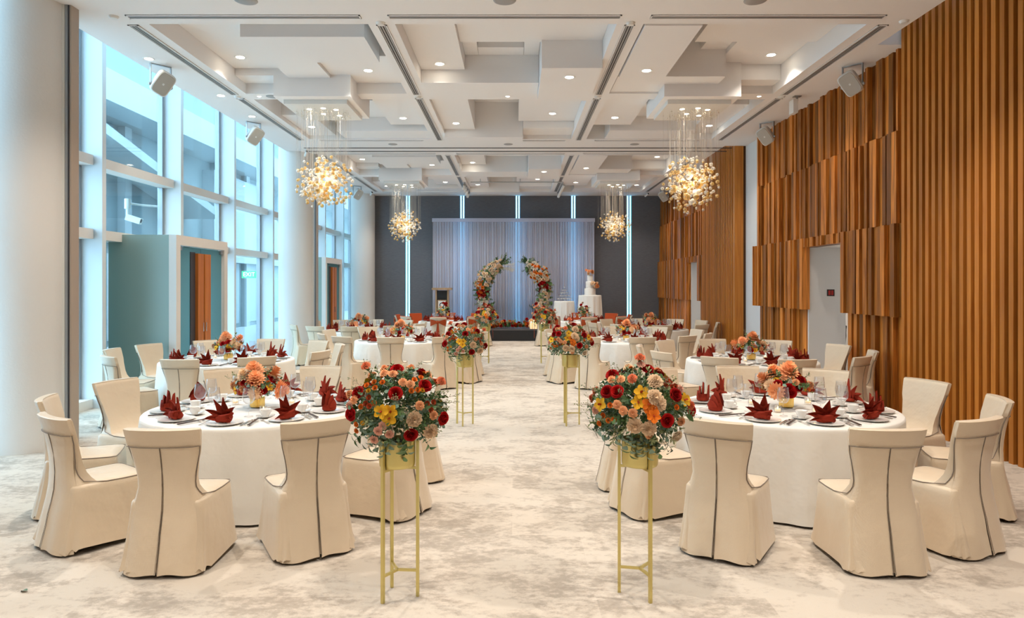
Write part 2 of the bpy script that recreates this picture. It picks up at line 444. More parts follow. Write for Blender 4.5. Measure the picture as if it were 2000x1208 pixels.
blocks = [  # first-bay coffers: x0,x1,y0,y1,underside
 (-4.49, -3.63, 8.4, 11.0, 5.35), (-3.63, -1.98, 9.05, 10.1, 5.15), (-2.95, -1.79, 10.1, 11.45, 5.25), (-3.63, -2.95, 10.1, 11.0, 5.20),
 (-4.49, -3.85, 11.0, 11.45, 5.24), (-3.63, -1.98, 8.4, 9.05, 5.5),
 (-1.46, -.77, 8.4, 11.1, 5.27), (-.77, 1.27, 8.4, 9.8, 5.35), (-.77, -.55, 9.8, 10.8, 5.5), (.16, .40, 9.8, 10.8, 5.5), (-.55, .16, 10.45, 10.8, 5.5),
 (-1.46, .40, 10.8, 11.45, 5.06), (.40, 1.27, 9.72, 11.45, 4.95),
 (1.62, 2.33, 8.4, 10.5, 5.05), (2.60, 4.35, 8.4, 9.8, 5.35), (3.3, 4.35, 9.8, 11.1, 5.45), (2.33, 2.6, 9.6, 10.6, 5.52), (2.9, 3.3, 9.8, 10.6, 5.52),
 (1.62, 3.3, 10.6, 11.45, 5.10), (3.3, 4.35, 11.1, 11.45, 5.2),
 (-2.55, -1.79, 11.8, 14.2, 5.20), (-4.49, -3.9, 13.2, 15.0, 5.15), (-3.9, -2.55, 13.0, 14.3, 5.38), (-3.7, -1.79, 14.3, 15.0, 5.09), (-4.49, -3.9, 11.8, 12.6, 5.3),
 (-1.46, -.81, 11.8, 14.4, 5.15), (-1.46, .20, 14.4, 15.0, 4.98), (.10, 1.27, 11.8, 14.3, 5.30), (-.81, .10, 11.8, 12.6, 5.42), (.2, 1.27, 14.3, 15.0, 5.16),
 (1.60, 2.4, 11.8, 14.0, 5.15), (3.8, 4.35, 12.6, 15.0, 5.20), (2.4, 3.8, 12.9, 14.2, 5.38), (2.0, 3.8, 14.2, 15.0, 5.08), (3.6, 4.35, 11.8, 12.4, 5.35)]
def wedge(x0, x1, y0, y1, za, zb):   # slanted acoustic panel
    b = MB(); b.add([(x0, y0, za), (x1, y0, zb), (x1, y1, zb), (x0, y1, za), (x0, y0, 5.73), (x1, y0, 5.73), (x1, y1, 5.73), (x0, y1, 5.73)],
                    [(0, 3, 2, 1), (4, 5, 6, 7), (0, 1, 5, 4), (1, 2, 6, 5), (2, 3, 7, 6), (3, 0, 4, 7)])
    o = put('ceiling_panel', b.mesh('ceiling_panel', 'ceiling_white', False), ceil); o.location = -Vector(ceil.location); return o
for k in (0, PER):
    for x0, x1, y0, y1, z in blocks:
        e = 0.002
        cpart(slab('ceiling_panel', x0 + e, x1 - e, y0 + k + e, y1 + k - e, z, 5.73, 'ceiling_white', ceil), ceil)
    wedge(-3.9, -3.3, 12.4 + k, 13.0 + k, 5.2, 5.45); wedge(2.4, 3.0, 12.4 + k, 12.9 + k, 5.45, 5.15)
CH = [(-3.25, 11.75, 3.61), (3.05, 11.75, 3.59), (-3.27, 20.45, 3.63), (3.03, 20.45, 3.63)]
for x, y, z in CH:                      # chandelier boxes dropped from the ceiling
    cpart(slab('ceiling_panel', x - .62, x + .62, y - .75, y + .72, 4.90, 5.73, 'ceiling_white', ceil), ceil)
# ceiling above the glazing strip
struct(boxobj('wall_back', -6.7, -5.0, 30.6, 30.75, 0, 6.6, 'plaster_fine'), 'pale end wall of the window alcove behind the back left column')
struct(boxobj('wall_back', -5.12, -5.0, YB + .2, 30.6, 0, 6.6, 'plaster_fine'), 'pale return wall of the window alcove')
struct(boxobj('ceiling', -6.75, -5.0, YB + .2, 30.7, 5.6, 5.7, 'ceiling_white'), 'white ceiling of the window alcove')
struct(boxobj('ceiling', -6.75, XL, YS, YB + .2, 6.6, 6.7, 'ceiling_white'), 'high white soffit over the window strip')
struct(boxobj('trim_1', XL - .03, XL, YS, YB + .2, C, 6.6, 'ceiling_white'), 'white ceiling edge fascia above the windows')
struct(boxobj('wall_front', -6.7, 5.6, YS - .2, YS, 0, 6.6, 'plaster'), 'plain pale wall facing the stage')
# partition tracks across the ceiling
for y, z in ((15.95, 0), (16.35, 0)):
    t = struct(boxobj('trim_2', -4.9, 5.1, y - .018, y + .018, C - .012, C + .001, 'grille_dark'), 'dark partition track groove across the ceiling')

# ---- air grilles
def grille(x0, x1, y0, y1, label):
    g = empty('air_grille', ((x0 + x1) / 2, (y0 + y1) / 2, C))
    tag(g, label, 'air grille', 'ceiling air grilles')
    a, b = (x1 - x0) / 2, (y1 - y0) / 2
    put('backing', MB().box(-a, a, -b, b, -.004, .0).mesh('backing', 'grille_dark', False), g)
    f = MB(); w = .016
    for q in ((-a, a, -b, -b + w), (-a, a, b - w, b), (-a, -a + w, -b, b), (a - w, a, -b, b)): f.box(*q, -.012, .0)
    put('frame', f.mesh('frame', 'ceiling_white', False), g)
    long_y = b > a
    n = 3
    for i in range(n):
        t = -1 + 2 * (i + 1) / (n + 1)
        if long_y: m = MB().box(t * a - .009, t * a + .009, -b + w, b - w, -.010, -.002)
        else: m = MB().box(-a + w, a - w, t * b - .007, t * b + .007, -.010, -.002)
        put('slat', m.mesh('slat', 'grille_grey', False), g)
cols = [('far left', -4.70), ('left of centre', -1.63), ('right of centre', 1.435), ('far right', 4.566)]
segs = [('front row', 8.42, 11.50), ('second row', 11.74, 15.1), ('third row', 8.42 + PER, 11.5 + PER), ('back row', 11.74 + PER, 14.9 + PER)]
for cn, x in cols:
    for sn, y0, y1 in segs:
        grille(x - .065, x + .065, y0, y1, f'long perforated ceiling air grille running lengthwise, {cn} line, {sn}')
for nm, x0, x1 in (('left', -4.62, -1.83), ('middle', -1.50, 1.29), ('right', 1.64, 4.44)):
    grille(x0, x1, 8.11, 8.22, f'slot air grille across the front ceiling beam, {nm} of three')
for nm, x0, x1 in (('left', -4.4, -1.9), ('middle', -1.4, 1.25), ('right', 1.7, 4.2)):
    grille(x0, x1, 16.62, 16.70, f'slot air grille across the mid ceiling beam behind the track, {nm} of three')
    grille(x0 + .1, x1 - .1, 15.12, 15.19, f'slot air grille across the mid ceiling beam before the track, {nm} of three')

# ---- downlights
ring_me = MB().lathe([(.062, -.001), (.085, -.006), (.088, 0)], 24).mesh('trim_ring', 'white_plastic')
face_me = MB().disc(.064, -.002, 24, up=False).mesh('lamp_face', 'lamp_face', False)
spot_d = bpy.data.lights.new('downlight_beam', 'SPOT')
spot_d.energy = SPOT_W; spot_d.color = WARM; spot_d.spot_size = R(118); spot_d.spot_blend = 0.7; spot_d.shadow_soft_size = 0.06
front_d = spot_d.copy(); front_d.energy = FRONT_W
def downlight(x, y, z, label, sc_=1.0, lit=True, data=None):
    d = empty('downlight', (x, y, z)); tag(d, label, 'downlight', 'recessed ceiling downlights')
    put('trim_ring', ring_me, d, scale=sc_); put('lamp_face', face_me, d, scale=sc_)
    if lit:
        l = bpy.data.objects.new('lamp_light', data or spot_d); COL.objects.link(l); l.parent = d; l.location = (0, 0, -.02)
dl = [(-4.19, 10.46, 5.35, 'left coffer outer panel'), (-2.30, 10.79, 5.25, 'left coffer inner panel'), (-1.14, 10.53, 5.27, 'middle coffer left panel'),
      (.83, 10.15, 4.95, 'middle coffer low right panel'), (1.98, 10.16, 5.05, 'right coffer inner panel'), (4.02, 10.65, 5.45, 'right coffer outer panel'),
      (-2.21, 13.66, 5.20, 'left second coffer inner panel'), (-1.17, 13.88, 5.15, 'middle second coffer left panel'), (.78, 13.69, 5.30, 'middle second coffer right panel'),
      (1.99, 13.41, 5.15, 'right second coffer inner panel'), (4.1, 14.3, 5.20, 'right second coffer outer panel'), (-4.2, 14.2, 5.15, 'left second coffer outer panel')]
for x, y, z, s in dl:
    downlight(x, y, z, 'lit round downlight in the ' + s + ', front bay')
    downlight(x, y + PER, z, 'lit round downlight in the ' + s + ', back bay')
downlight(-5.18, 9.69, C, 'dim warm downlight in the ceiling edge beside the nearest left loudspeaker', .9, False)
downlight(-4.96, 11.57, C, 'lit downlight in the ceiling edge between the two left loudspeakers', .9)
downlight(-4.98, 13.0, C, 'lit downlight in the ceiling edge before the second left loudspeaker', .9, False)
for i, x in enumerate((-4.33, -.1, 4.18)):
    downlight(x, 11.62, C, 'tiny spotlight in the first cross beam, ' + ('left', 'middle', 'right')[i], .5, False)
for i, (x, y) in enumerate([(-3.6, 6.4), (0, 6.4), (3.4, 6.4), (-3.6, 3.3), (0, 3.3), (3.4, 3.3), (-3.6, .2), (0, .2), (3.4, .2)]):  # rows out of view, added to light the foreground
    downlight(x, y, C, 'added out-of-view downlight brightening the foreground, ' + ('left', 'middle', 'right')[i % 3] + ' of ' + ('first', 'second', 'third')[i // 3] + ' row', data=front_d)
spk = MB().lathe([(.0, -.012), (.10, -.012), (.125, -.006), (.13, 0)], 28).mesh('ceiling_speaker', 'grille_grey')
for nm, x, y, s in (('front left', -3.02, 7.70, 1), ('front middle', -.10, 7.70, 1), ('front right', 2.73, 7.70, 1), ('beside the left chandelier', -4.10, 11.62, .85),
                    ('mid beam left', -2.75, 15.55, .8), ('mid beam middle', -.12, 15.55, .8), ('mid beam right', 2.76, 15.55, .8)):
    tag(put('ceiling_speaker', spk, None, (x, y, C), None, s), f'round grey ceiling speaker grille, {nm}', 'ceiling speaker', 'round ceiling speakers')
det = MB().lathe([(.0, -.035), (.045, -.03), (.06, -.012), (.065, 0)], 24).mesh('smoke_detector', 'white_plastic')
for nm, x, y in (('at the front left corner by the column', -4.78, 8.16), ('at the head of the left-of-centre grille', -1.63, 8.36), ('at the head of the right-of-centre grille', 1.435, 8.36),
                 ('at the head of the far right grille', 4.75, 8.30), ('where the left-of-centre grille breaks', -1.63, 11.62), ('where the right-of-centre grille breaks', 1.435, 11.62),
                 ('where the far right grille breaks', 4.566, 11.62), ('where the far left grille breaks', -4.70, 11.62)):
    tag(put('smoke_detector', det, None, (x, y, C), None, .9), 'white round smoke detector ' + nm, 'smoke detector', 'ceiling detectors')

# ---- back wall with LED strips
bw = struct(boxobj('wall_back', -5.12, 5.6, YB + .06, YB + .2, 0, C + .6, 'black'), 'dark fabric panelled back wall with blue light strips')
xs = [-5.12, -3.80, -1.84, .15, 2.15, 4.15, 5.55]
for i in range(6):
    a = xs[i] + (.09 if i else 0); b = xs[i + 1] - (.09 if i < 5 else 0)
    o = put('fabric_panel', MB().box(-(b - a) / 2, (b - a) / 2, -.03, .03, -2.6, 2.6).mesh('fabric_panel', 'back_fabric', False), bw)
    o.location = Vector(((a + b) / 2, YB + .03, 2.6)) - Vector(bw.location)
led_d = None
for i, x in enumerate(xs[1:6]):
    g = empty('light_strip', (x, YB + .04, 0)); tag(g, 'blue vertical light strip between fabric panels, ' + ('leftmost', 'second from left', 'behind the drape centre', 'second from right', 'rightmost')[i], 'light strip', 'back wall light strips')
    put('housing', MB().box(-.018, .018, -.03, .0, .0, C).mesh('housing', 'grey_metal', False), g)
    for s in (-1, 1): put('tube', MB().box(s * .048 - .022, s * .048 + .022, -.012, .004, .0, C).mesh('tube', 'led_strip', False), g)

# ---- right wall
def slat_wall(root, yA0, yA1, yB0, yB1, doors, seed, wmin, wmax, dstep):
    rr = random.Random(seed)
    y = yA0
    while y < yA1 - .03:      # regular battens
        p = .131
        slab('slat', 5.155 - 5.3, 5.24 - 5.3, y, y + .068, 0.0, C + .21, 'wood_slat', root); y += p
    zs = [0.0, 1.42, 2.69, 3.95, C + .01]
    base = [5.205, 5.135, 5.185, 5.215]
    for k in range(4):
        y = yB0
        while y < yB1 - .02:
            w = min(rr.uniform(wmin, wmax), yB1 - y)
            d = rr.choice((0, .02, .035, .05, .07, .085))
            z0, z1 = zs[k], zs[k + 1]
            dy0, dy1, dz = doors
            c = y + w / 2
            if not (dy0 < c < dy1 and z1 <= dz + .2):
                if dy0 < c < dy1 and z0 < dz: z0 = dz
                slab('slat', base[k] + d - 5.3, 5.295 - 5.3, y, y + w - .006, z0, z1, 'wood_rough', root)
            elif z1 > dz:
                slab('slat', base[k] + d - 5.3, 5.295 - 5.3, y, y + w - .006, dz, z1, 'wood_rough', root)
            y += w
def rwall(name, segs_, lab, m='wood_back'):
    b = MB()
    for y0, y1, z0, z1 in segs_: b.box(0.0, .12, y0, y1, z0, z1)
    return struct(put(name, b.mesh(name, m, False), None, (5.3, 0, 0)), lab)
w1 = rwall('wall_right', [(YS, 10.78, 0, C + .5), (12.23, 14.62, 0, C + .5), (10.78, 12.23, 2.53, C + .5)], 'near wood-slatted right wall with a tall opening')
slat_wall(w1, 4.55, 9.10, 9.13, 14.62, (10.78, 12.23, 2.53), 3, .055, .13, .02)
w2 = rwall('wall_right', [(15.76, 19.25, 0, C + .5), (20.3, YB, 0, C + .5), (19.25, 20.3, 2.53, C + .5)], 'far wood-slatted right wall with a narrow opening')
slat_wall(w2, 15.84, 18.7, 18.74, YB, (19.25, 20.3, 2.53), 5, .075, .16, .02)
slab('end_board', 5.10 - 5.3, 0, 15.73, 15.80, 0, C + .21, 'wood_slat', w2)
struct(boxobj('wall_right', 5.36, 5.5, 14.6, 15.8, 0, C + .5, 'plaster_fine'), 'narrow plain cream wall strip between the two slatted panels')
slab('end_board', 5.13 - 5.3, 0, 14.62, 14.66, 1.42, 2.69, 'wood_rough', w1)
# corridor niches behind the two openings
for i, (y0, y1) in enumerate(((10.78, 12.23), (19.25, 20.3))):
    b = MB()
    b.box(5.29, 5.95, y1 - .004, y1 + .08, 0, 2.53)      # far jamb
    b.box(5.42, 7.4, y0 - .08, y0, 0, 2.6)
    b.box(5.42, 7.4, y0 - .08, y1 + 2.6, 2.53, 2.62)
    b.box(7.3, 7.4, y0 - .08, y1 + 2.6, 0, 2.6)
    b.box(5.95, 7.4, y1 + 2.5, y1 + 2.6, 0, 2.6)
    b.box(5.3, 7.4, y0 - .08, y1 + 2.6, -.1, -.001)
    d = struct(put(f'door_{i + 3}', b.mesh('opening', 'corridor_white', False)), ('white doorway recess in the near slatted wall', 'narrow white doorway recess in the far slatted wall')[i])
    k = empty('call_panel', (5.68, y1, 1.72)); tag(k, ('small black control panel with red buttons on the near doorway jamb', 'small black control panel on the far doorway jamb')[i], 'control panel')
    put('plate', MB().box(-.065, .065, -.012, 0, -.06, .06).mesh('plate', 'black', False), k)
    for s in (-1, 1): put('button', MB().box(s * .026 - .018, s * .026 + .018, -.018, -.012, -.042, .042).mesh('button', 'red_paint', False), k)
    fx = empty('fire_extinguisher', (6.0, y1 + .30, .62)); tag(fx, ('red fire extinguisher hanging inside the near doorway', 'red fire extinguisher hanging inside the far doorway')[i], 'fire extinguisher')
    put('cylinder', MB().lathe([(0, 0), (.075, .01), (.08, .04), (.08, .40), (.05, .47), (.02, .49)], 18).mesh('cylinder', 'red_paint'), fx)
    put('valve', MB().cyl(.018, .48, .56, 10).box(-.05, .05, -.012, .012, .55, .58).mesh('valve', 'black'), fx)
    put('hose', MB().tube([(.03, 0, .53), (.11, 0, .48), (.10, 0, .3), (.085, 0, .15)], .011).mesh('hose', 'black'), fx)
    ld = bpy.data.lights.new('corridor_lamp', 'POINT'); ld.energy = 22; ld.color = (1, .88, .75); ld.shadow_soft_size = .15
    cl = empty('corridor_light', (6.5, y1 + .9, 2.53)); tag(cl, ('round ceiling lamp inside the near doorway corridor', 'round ceiling lamp inside the far doorway corridor')[i], 'ceiling lamp')
    put('shade', MB().lathe([(0, -.05), (.10, -.045), (.13, 0)], 20).mesh('shade', 'lamp_small'), cl)
    lo = bpy.data.objects.new('corridor_lamp', ld); COL.objects.link(lo); lo.parent = cl; lo.location = (0, 0, -.25)

# ---- left wall: fins, windows
GX = -6.55
wl = struct(boxobj('wall_left', GX - .12, GX - .04, YS, 30.6, 6.2, 6.7, 'mullion_paint'), 'tall glazed left wall with deep pale fins')
fin_y = [10.27 + 2.43 * k for k in range(-6, 9)]
for y in fin_y:
    o = slab('fin', GX - .05, -6.19, y, y + .10, 0, 6.6, 'mullion_paint', wl); cpart(o, wl)
wi = 1
for i in range(len(fin_y) - 1):
    y0, y1 = fin_y[i] + .10, fin_y[i + 1]
    w = struct(empty(f'window_{wi}', (GX, y0, 0)), f'tall three-light window in glazed bay {i + 1} counted from the front'); wi += 1
    L = y1 - y0
    if y0 < 5.2:  # bays out of view, closed with plaster to cut the daylight
        put('infill', MB().box(-.04, .02, 0, L, 0, 6.58).mesh('infill', 'plaster', False), w); w['label'] = f'added plaster infill of unseen bay {i + 1} beside the glazing'
        continue
    porch = abs(fin_y[i] - 10.27) < .1 or abs(fin_y[i] - 19.99) < .1
    for z0, z1, pz in ((.14, 2.55, 'p'), (2.70, 3.66, 'p'), (3.81, 6.58, 'p')):
        if z0 < 1 and porch: 
            put('pane', MB().box(-.012, 0, 0, .62, z0, z1).mesh('pane', 'frosted', False), w)
            continue
        put('pane', MB().box(-.012, 0, 0, L, z0, z1).mesh('pane', 'window_glass', False), w)
    for z0, z1 in ((2.55, 2.70), (3.66, 3.81)):
        put('transom', MB().box(-.03, .24, -.0, L - .02, z0, z1).mesh('transom', 'transom_paint', False), w)
    put('sill', MB().box(-.03, .22, 0, L, 0, .14).mesh('sill', 'transom_paint', False), w)
    b = MB()
    for a in (0, L - .07): b.box(-.04, .05, a, a + .07, .14, 6.58)
    put('frame', b.mesh('frame', 'frame_grey', False), w)
# exterior
struct(boxobj('ground_outside', -40, GX - .12, -30, 60, -.3, -.12, 'exterior_ground'), 'pale paved ground outside the windows')
ext = empty('neighbour_building', (-13, 33, -.12)); tag(ext, 'pale modern building with sloped roofs seen through the left windows', 'building')
put('wall', MB().box(-3, 0, -16, 22, 0, 12).mesh('wall', 'exterior_pale', False), ext)
def prism(name, pts, x0, x1, m):
    n = len(pts); b = MB(); b.add([(x0, p[0], p[1]) for p in pts] + [(x1, p[0], p[1]) for p in pts], [tuple(range(n)), tuple(reversed(range(n, 2 * n)))] + [(k, n + k, n + (k + 1) % n, (k + 1) % n) for k in range(n)])
    return put(name, b.mesh(name, m, False), ext)
prism('roof_slab', [(-16, 7.2), (22, 7.2), (22, 8.1), (-16, 8.1)], -.1, 1.6, 'exterior_light')
prism('sloped_canopy', [(-14, 6.4), (-6, 4.6), (-6, 4.9), (-14, 6.7)], -.1, 1.4, 'exterior_light')
prism('gable', [(-4.5, 3.0), (6, 3.0), (6, 3.4), (1, 6.8), (-4.5, 6.8)], -.1, .5, 'exterior_light')
prism('band', [(-16, 3.4), (22, 3.4), (22, 3.6), (-16, 3.6)], -.05, .25, 'exterior_light')
for y in (-14, -10.6, -7.2, -3.8, -.4, 3, 6.4, 9.8):
    put('pier', MB().box(.0, .25, y, y + .4, 0, 7.2).mesh('pier', 'exterior_light', False), ext)
    put('shopfront', MB().box(.0, .06, y + .8, y + 3.0, .2, 3.0).mesh('shopfront', 'exterior_steel', False), ext)
cc = empty('security_camera', (-6.90, 12.20, 3.12)); tag(cc, 'white security camera outside the left window above the porch', 'camera')
put('mount', MB().cyl(.05, .10, .28, 12).cyl(.026, -.08, .12, 10).tube([(0, 0, .2), (.1, .3, .2), (.30, .52, .2)], .018, 8).mesh('mount', 'white_plastic'), cc)
put('body', MB().box(-.06, .06, -.05, .20, -.06, .05).mesh('body', 'white_plastic', False), cc, (.05, -.02, -.06), (R(-18), 0, R(-80)))
put('lens', MB().cyl(.035, 0, .02, 12).mesh('lens', 'black'), cc, (.25, -.0, -.12), (R(70), 0, R(-80)))
ex = empty('exit_sign_reflection', (-6.79, 17.52, 2.13)); tag(ex, 'green exit sign reflection in the left glass, built as a panel behind it', 'sign')  # reflection in the glass, modelled as a glowing panel beyond it
put('panel', MB().box(-.19, .19, 0, .04, -.09, .09).mesh('panel', 'sign_green', False), ex)
fc = bpy.data.curves.new('letters', 'FONT'); fc.body = 'EXIT'; fc.size = .15; fc.align_x = 'CENTER'; fc.align_y = 'CENTER'; fc.extrude = .002
fo = bpy.data.objects.new('letters', fc); COL.objects.link(fo)
bpy.context.view_layer.update()
lm = bpy.data.meshes.new_from_object(fo.evaluated_get(bpy.context.evaluated_depsgraph_get()))
bpy.data.objects.remove(fo); lm.materials.clear(); lm.materials.append(MATS['sign_white'])
put('lettering', lm, ex, (0, -.004, 0), (R(90), 0, 0))

# ---- round columns with partition jambs
for i, (x, y, r_) in enumerate(((-5.62, 7.85, .46), (-5.33, 16.75, .42), (-5.35, 24.25, .42))):
    n = 48
    b = MB().lathe([(r_, 0), (r_, 6.6)], n)
    c = put('column', b.mesh('column', 'plaster'), None, (x, y, 0)); struct(c, ('large white round column at the left front by the windows', 'white round column in the middle of the window side', 'white round column in the back left corner')[i])
    if i < 2:
        jx = r_ - .02
        for a, w_, m_ in ((0.0, .07, 'white_plastic'), (.07, .05, 'frame_grey'), (.12, .025, 'track_dark'), (.145, .03, 'track_tan')):
            put('jamb', MB().box(jx + a * .6, jx + (a + w_) * .6, -.05 + a * .2, .12, 0, C + .02).mesh('jamb', m_, False), c)

# ---- porches
def porch(idx, y0, y1, label):
    X0 = -5.45; H = 2.62
    d = struct(empty(f'door_{idx}', (X0, y0, 0)), label); L = y1 - y0
    put('side_panel', MB().box(GX - X0 + .02, -.06, 0, .06, 0, H).mesh('side_panel', 'porch_green', False), d)
    put('side_panel', MB().box(GX - X0 + .02, -.06, L - .06, L, 0, H).mesh('side_panel', 'porch_green', False), d)
    put('roof', MB().box(GX - X0 + .02, .0, .0, L, H, H + .05).mesh('roof', 'porch_green', False), d)
    f = MB(); f.box(-.10, .02, -.01, .13, 0, H + .05); f.box(-.10, .02, L - .13, L + .01, 0, H + .05); f.box(-.10, .02, .13, L - .13, H - .11, H + .05)
    put('frame', f.mesh('frame', 'transom_paint', False), d)
    mid = L / 2
    for a, b_ in ((.14, mid - .005), (mid + .005, L - .14)):
        leaf = put('door_leaf', MB().box(-.05, -.035, a, b_, .02, H - .13).mesh('door_leaf', 'frosted', False), d)
        left = a < mid
        e0, e1 = (b_ - .24, b_ - .02) if left else (a + .02, a + .24)
        put('handle', MB().box(-.03, .03, e0, e1, .05, H - .22).mesh('handle', 'wood_door', False), leaf)
        yy = (e1 - .03) if left else (e0 + .03)
        put('lock', MB().box(.03, .04, yy - .015, yy + .015, 1.05, 1.2).mesh('lock', 'chrome', False), leaf)
        if left: put('dark_strip', MB().box(-.034, -.02, e0 - .17, e0, .02, H - .2).mesh('dark_strip', 'track_dark', False), leaf)  # dark strip beside the handle of the first leaf
        put('hinge', MB().box(-.06, .0, (a if left else b_ - .09), (a + .09 if left else b_), H - .19, H - .13).mesh('hinge', 'grey_metal', False), leaf)
porch(1, 11.0, 12.95, 'grey-green glass porch with frosted double doors near the front left')
porch(2, 19.75, 21.6, 'grey-green glass porch with frosted double doors towards the back left')

# ---- wall loudspeakers hung from the ceiling
def rr_ring(w, h, y, n=24, e=5.0):
    out = []
    for j in range(n):
        t = 2 * PI * j / n; c, s = math.cos(t), math.sin(t)
        out.append((w * math.copysign(abs(c) ** (2 / e), c), y, h * math.copysign(abs(s) ** (2 / e), s)))
    return out
sp_body = MB().loft([rr_ring(.115, .165, 0), rr_ring(.125, .175, .02), rr_ring(.125, .175, .10), rr_ring(.112, .155, .18), rr_ring(.085, .12, .235), rr_ring(.04, .06, .265)], True, True, True).mesh('body', 'white_plastic')
sp_face = MB().loft([rr_ring(.105, .155, -.012), rr_ring(.11, .16, 0.0)], True, True, False).mesh('grille', 'speaker_grille')
sp_logo = MB().box(-.012, .012, -.016, -.011, -.014, .014).mesh('badge', 'white_plastic', False)
sp_br = MB().box(-.14, .14, .08, .11, .235, .245).box(-.145, -.135, .07, .12, -.03, .245).box(.135, .145, .07, .12, -.03, .245).mesh('bracket', 'grey_metal', False)
sp_nut = MB().cyl(.018, 0, .02, 10).mesh('knob', 'grey_metal')
def speaker(x, y, yaw, label, tilt=28):
    roll = 24 if yaw > 0 else -24
    s = empty('loudspeaker', (x, y, C - .30)); tag(s, label, 'loudspeaker', 'loudspeakers hung from the ceiling edge'); s.rotation_euler = (0, 0, R(yaw))
    tl = (R(tilt), R(roll), 0)
    put('body', sp_body, s, rot=tl); g = put('grille', sp_face, s, rot=tl); put('badge', sp_logo, g)
    br = put('bracket', sp_br, s, (0, 0, 0)); br.scale = (1, 1, 1.22)
    for q in (-1, 1): put('knob', sp_nut, br, (q * .145, .095, 0), (0, R(90) * q, 0))
speaker(-5.08, 9.90, 48, 'beige loudspeaker hung at the ceiling edge, nearest on the window side', 30)
speaker(-5.06, 13.4, 48, 'beige loudspeaker hung at the ceiling edge, second on the window side', 30)
speaker(-5.0, 22.0, 38, 'grey-white loudspeaker hung near the back left column', 30)
speaker(4.88, 9.90, -48, 'white loudspeaker hung at the ceiling edge, nearest on the wood wall side', 30)
speaker(4.93, 13.4, -48, 'white loudspeaker hung at the ceiling edge, second on the wood wall side', 30)
speaker(4.93, 22.5, -40, 'white loudspeaker hung near the back right corner', 30)
wb = empty('wireless_box', (4.82, 11.6, C)); tag(wb, 'small white box on an angled bracket under the ceiling between right loudspeakers', 'wireless unit')
put('bracket', MB().box(-.06, .06, -.05, .05, -.012, 0).box(-.012, .012, -.02, .02, -.09, 0).mesh('bracket', 'grey_metal', False), wb)
put('casing', MB().box(-.10, -.02, -.09, .09, -.30, -.07).mesh('casing', 'white_plastic', False), wb)
def cctv(x, y, label):
    k = empty('dome_camera', (x, y, C)); tag(k, label, 'camera')
    put('arm', MB().cyl(.03, -.05, 0, 10).mesh('arm', 'white_plastic'), k)
    put('body', MB().cyl(.032, -.09, .09, 12).mesh('body', 'white_plastic'), k, (0, -.02, -.09), (R(65), 0, R(30)))
    put('lens', MB().cyl(.025, .09, .095, 12).mesh('lens', 'black'), k, (0, -.02, -.09), (R(65), 0, R(30)))
cctv(-4.92, 16.2, 'small camera under the ceiling beside the middle left column')
cctv(-4.85, 23.3, 'small camera under the ceiling near the back left column')
cctv(4.6, 23.6, 'small camera under the ceiling near the back right corner')
for s, nm in ((-1, 'left'), (1, 'right')):
    t = empty('track_light', (s * 1.53 + (.0), 22.4, C)); tag(t, f'black ceiling track with small stage spotlights, {nm} of the stage', 'track light')
    put('rail', MB().box(-.025, .025, -1.2, 1.2, -.03, 0).mesh('rail', 'grey_metal', False), t)
    for y in (-.9, -.3, .4, 1.0):
        put('spot_head', MB().cyl(.045, -.09, .09, 12).mesh('spot_head', 'white_plastic'), t, (.03 * s, y, -.12), (R(50), 0, R(20)))
pb = empty('lift_rail', (.1, 20.6, C)); tag(pb, 'thin dark pipe rail under the ceiling before the stage', 'rail')
put('rail', MB().tube([(-1.4, 0, -.10), (1.4, 0, -.10)], .018).mesh('rail', 'grey_metal'), pb)
for x in (-1.1, .1, 1.1): put('hanger', MB().cyl(.01, -.1, 0, 8).mesh('hanger', 'grey_metal'), pb, (x, 0, 0))

# ================================================================== FLOWERS (shared meshes)
def petal(L, W, cup=0.3, curl=0.0, rows_=3, base=0.25, tip=0.0, colsn=2):
    out = []
    for i in range(rows_ + 1):
        t = i / rows_
        w = W * (base + (1 - base) * math.sin(PI * min(t * .62 + .05, 1))) * (1 if t < .99 else (tip if tip > 0 else .55))
        ang = cup * t + curl * t * t
        y = L * t * math.cos(ang * .6); z = L * t * math.sin(ang * .6)
        row = []
        for j in range(-colsn, colsn + 1):
            u = j / colsn
            row.append((u * w, y, z + .25 * w * u * u))
        out.append(row)
    return out
def T(rz=0, rx=0, loc=(0, 0, 0), s=1.0):
    return Matrix.Translation(loc) @ Matrix.Rotation(rz, 4, 'Z') @ Matrix.Rotation(rx, 4, 'X') @ Matrix.Scale(s, 4)
def rose_mesh(name, m):
    b = MB(); r0 = random.Random(name)
    spec = [(2, .006, 230, -.004, .033, .000), (3, .011, 170, -.006, .033, .002), (3, .017, 160, -.010, .030, .005), (4, .023, 130, -.014, .025, .010), (5, .028, 110, -.016, .019, .011), (5, .031, 105, -.016, .011, .014)]
    for k, (n, r, span, zb, zt, fl) in enumerate(spec):
        for i in range(n):
            a0 = 2 * PI * i / n + k * .9 + r0.uniform(-.15, .15); rws = []
            for v in (0, .35, .7, .9, 1.0):
                row = []
                for q in range(-3, 4):
                    u = q / 3; a = a0 + u * R(span) / 2
                    rr = r * (.45 + .55 * math.sqrt(v)) + fl * v * v + .0012 * u
                    z = zb + (zt - zb) * v - (zt - zb) * .28 * u * u * v - (fl * .35 if v == 1.0 else 0)
                    row.append((rr * math.cos(a), rr * math.sin(a), z))
                rws.append(row)
            b.grid(rws)
    b.lathe([(0, -.034), (.006, -.030), (.012, -.018), (.016, -.012)], 8, 1)
    return b.mesh(name, [m, 'stem'], True, 180)
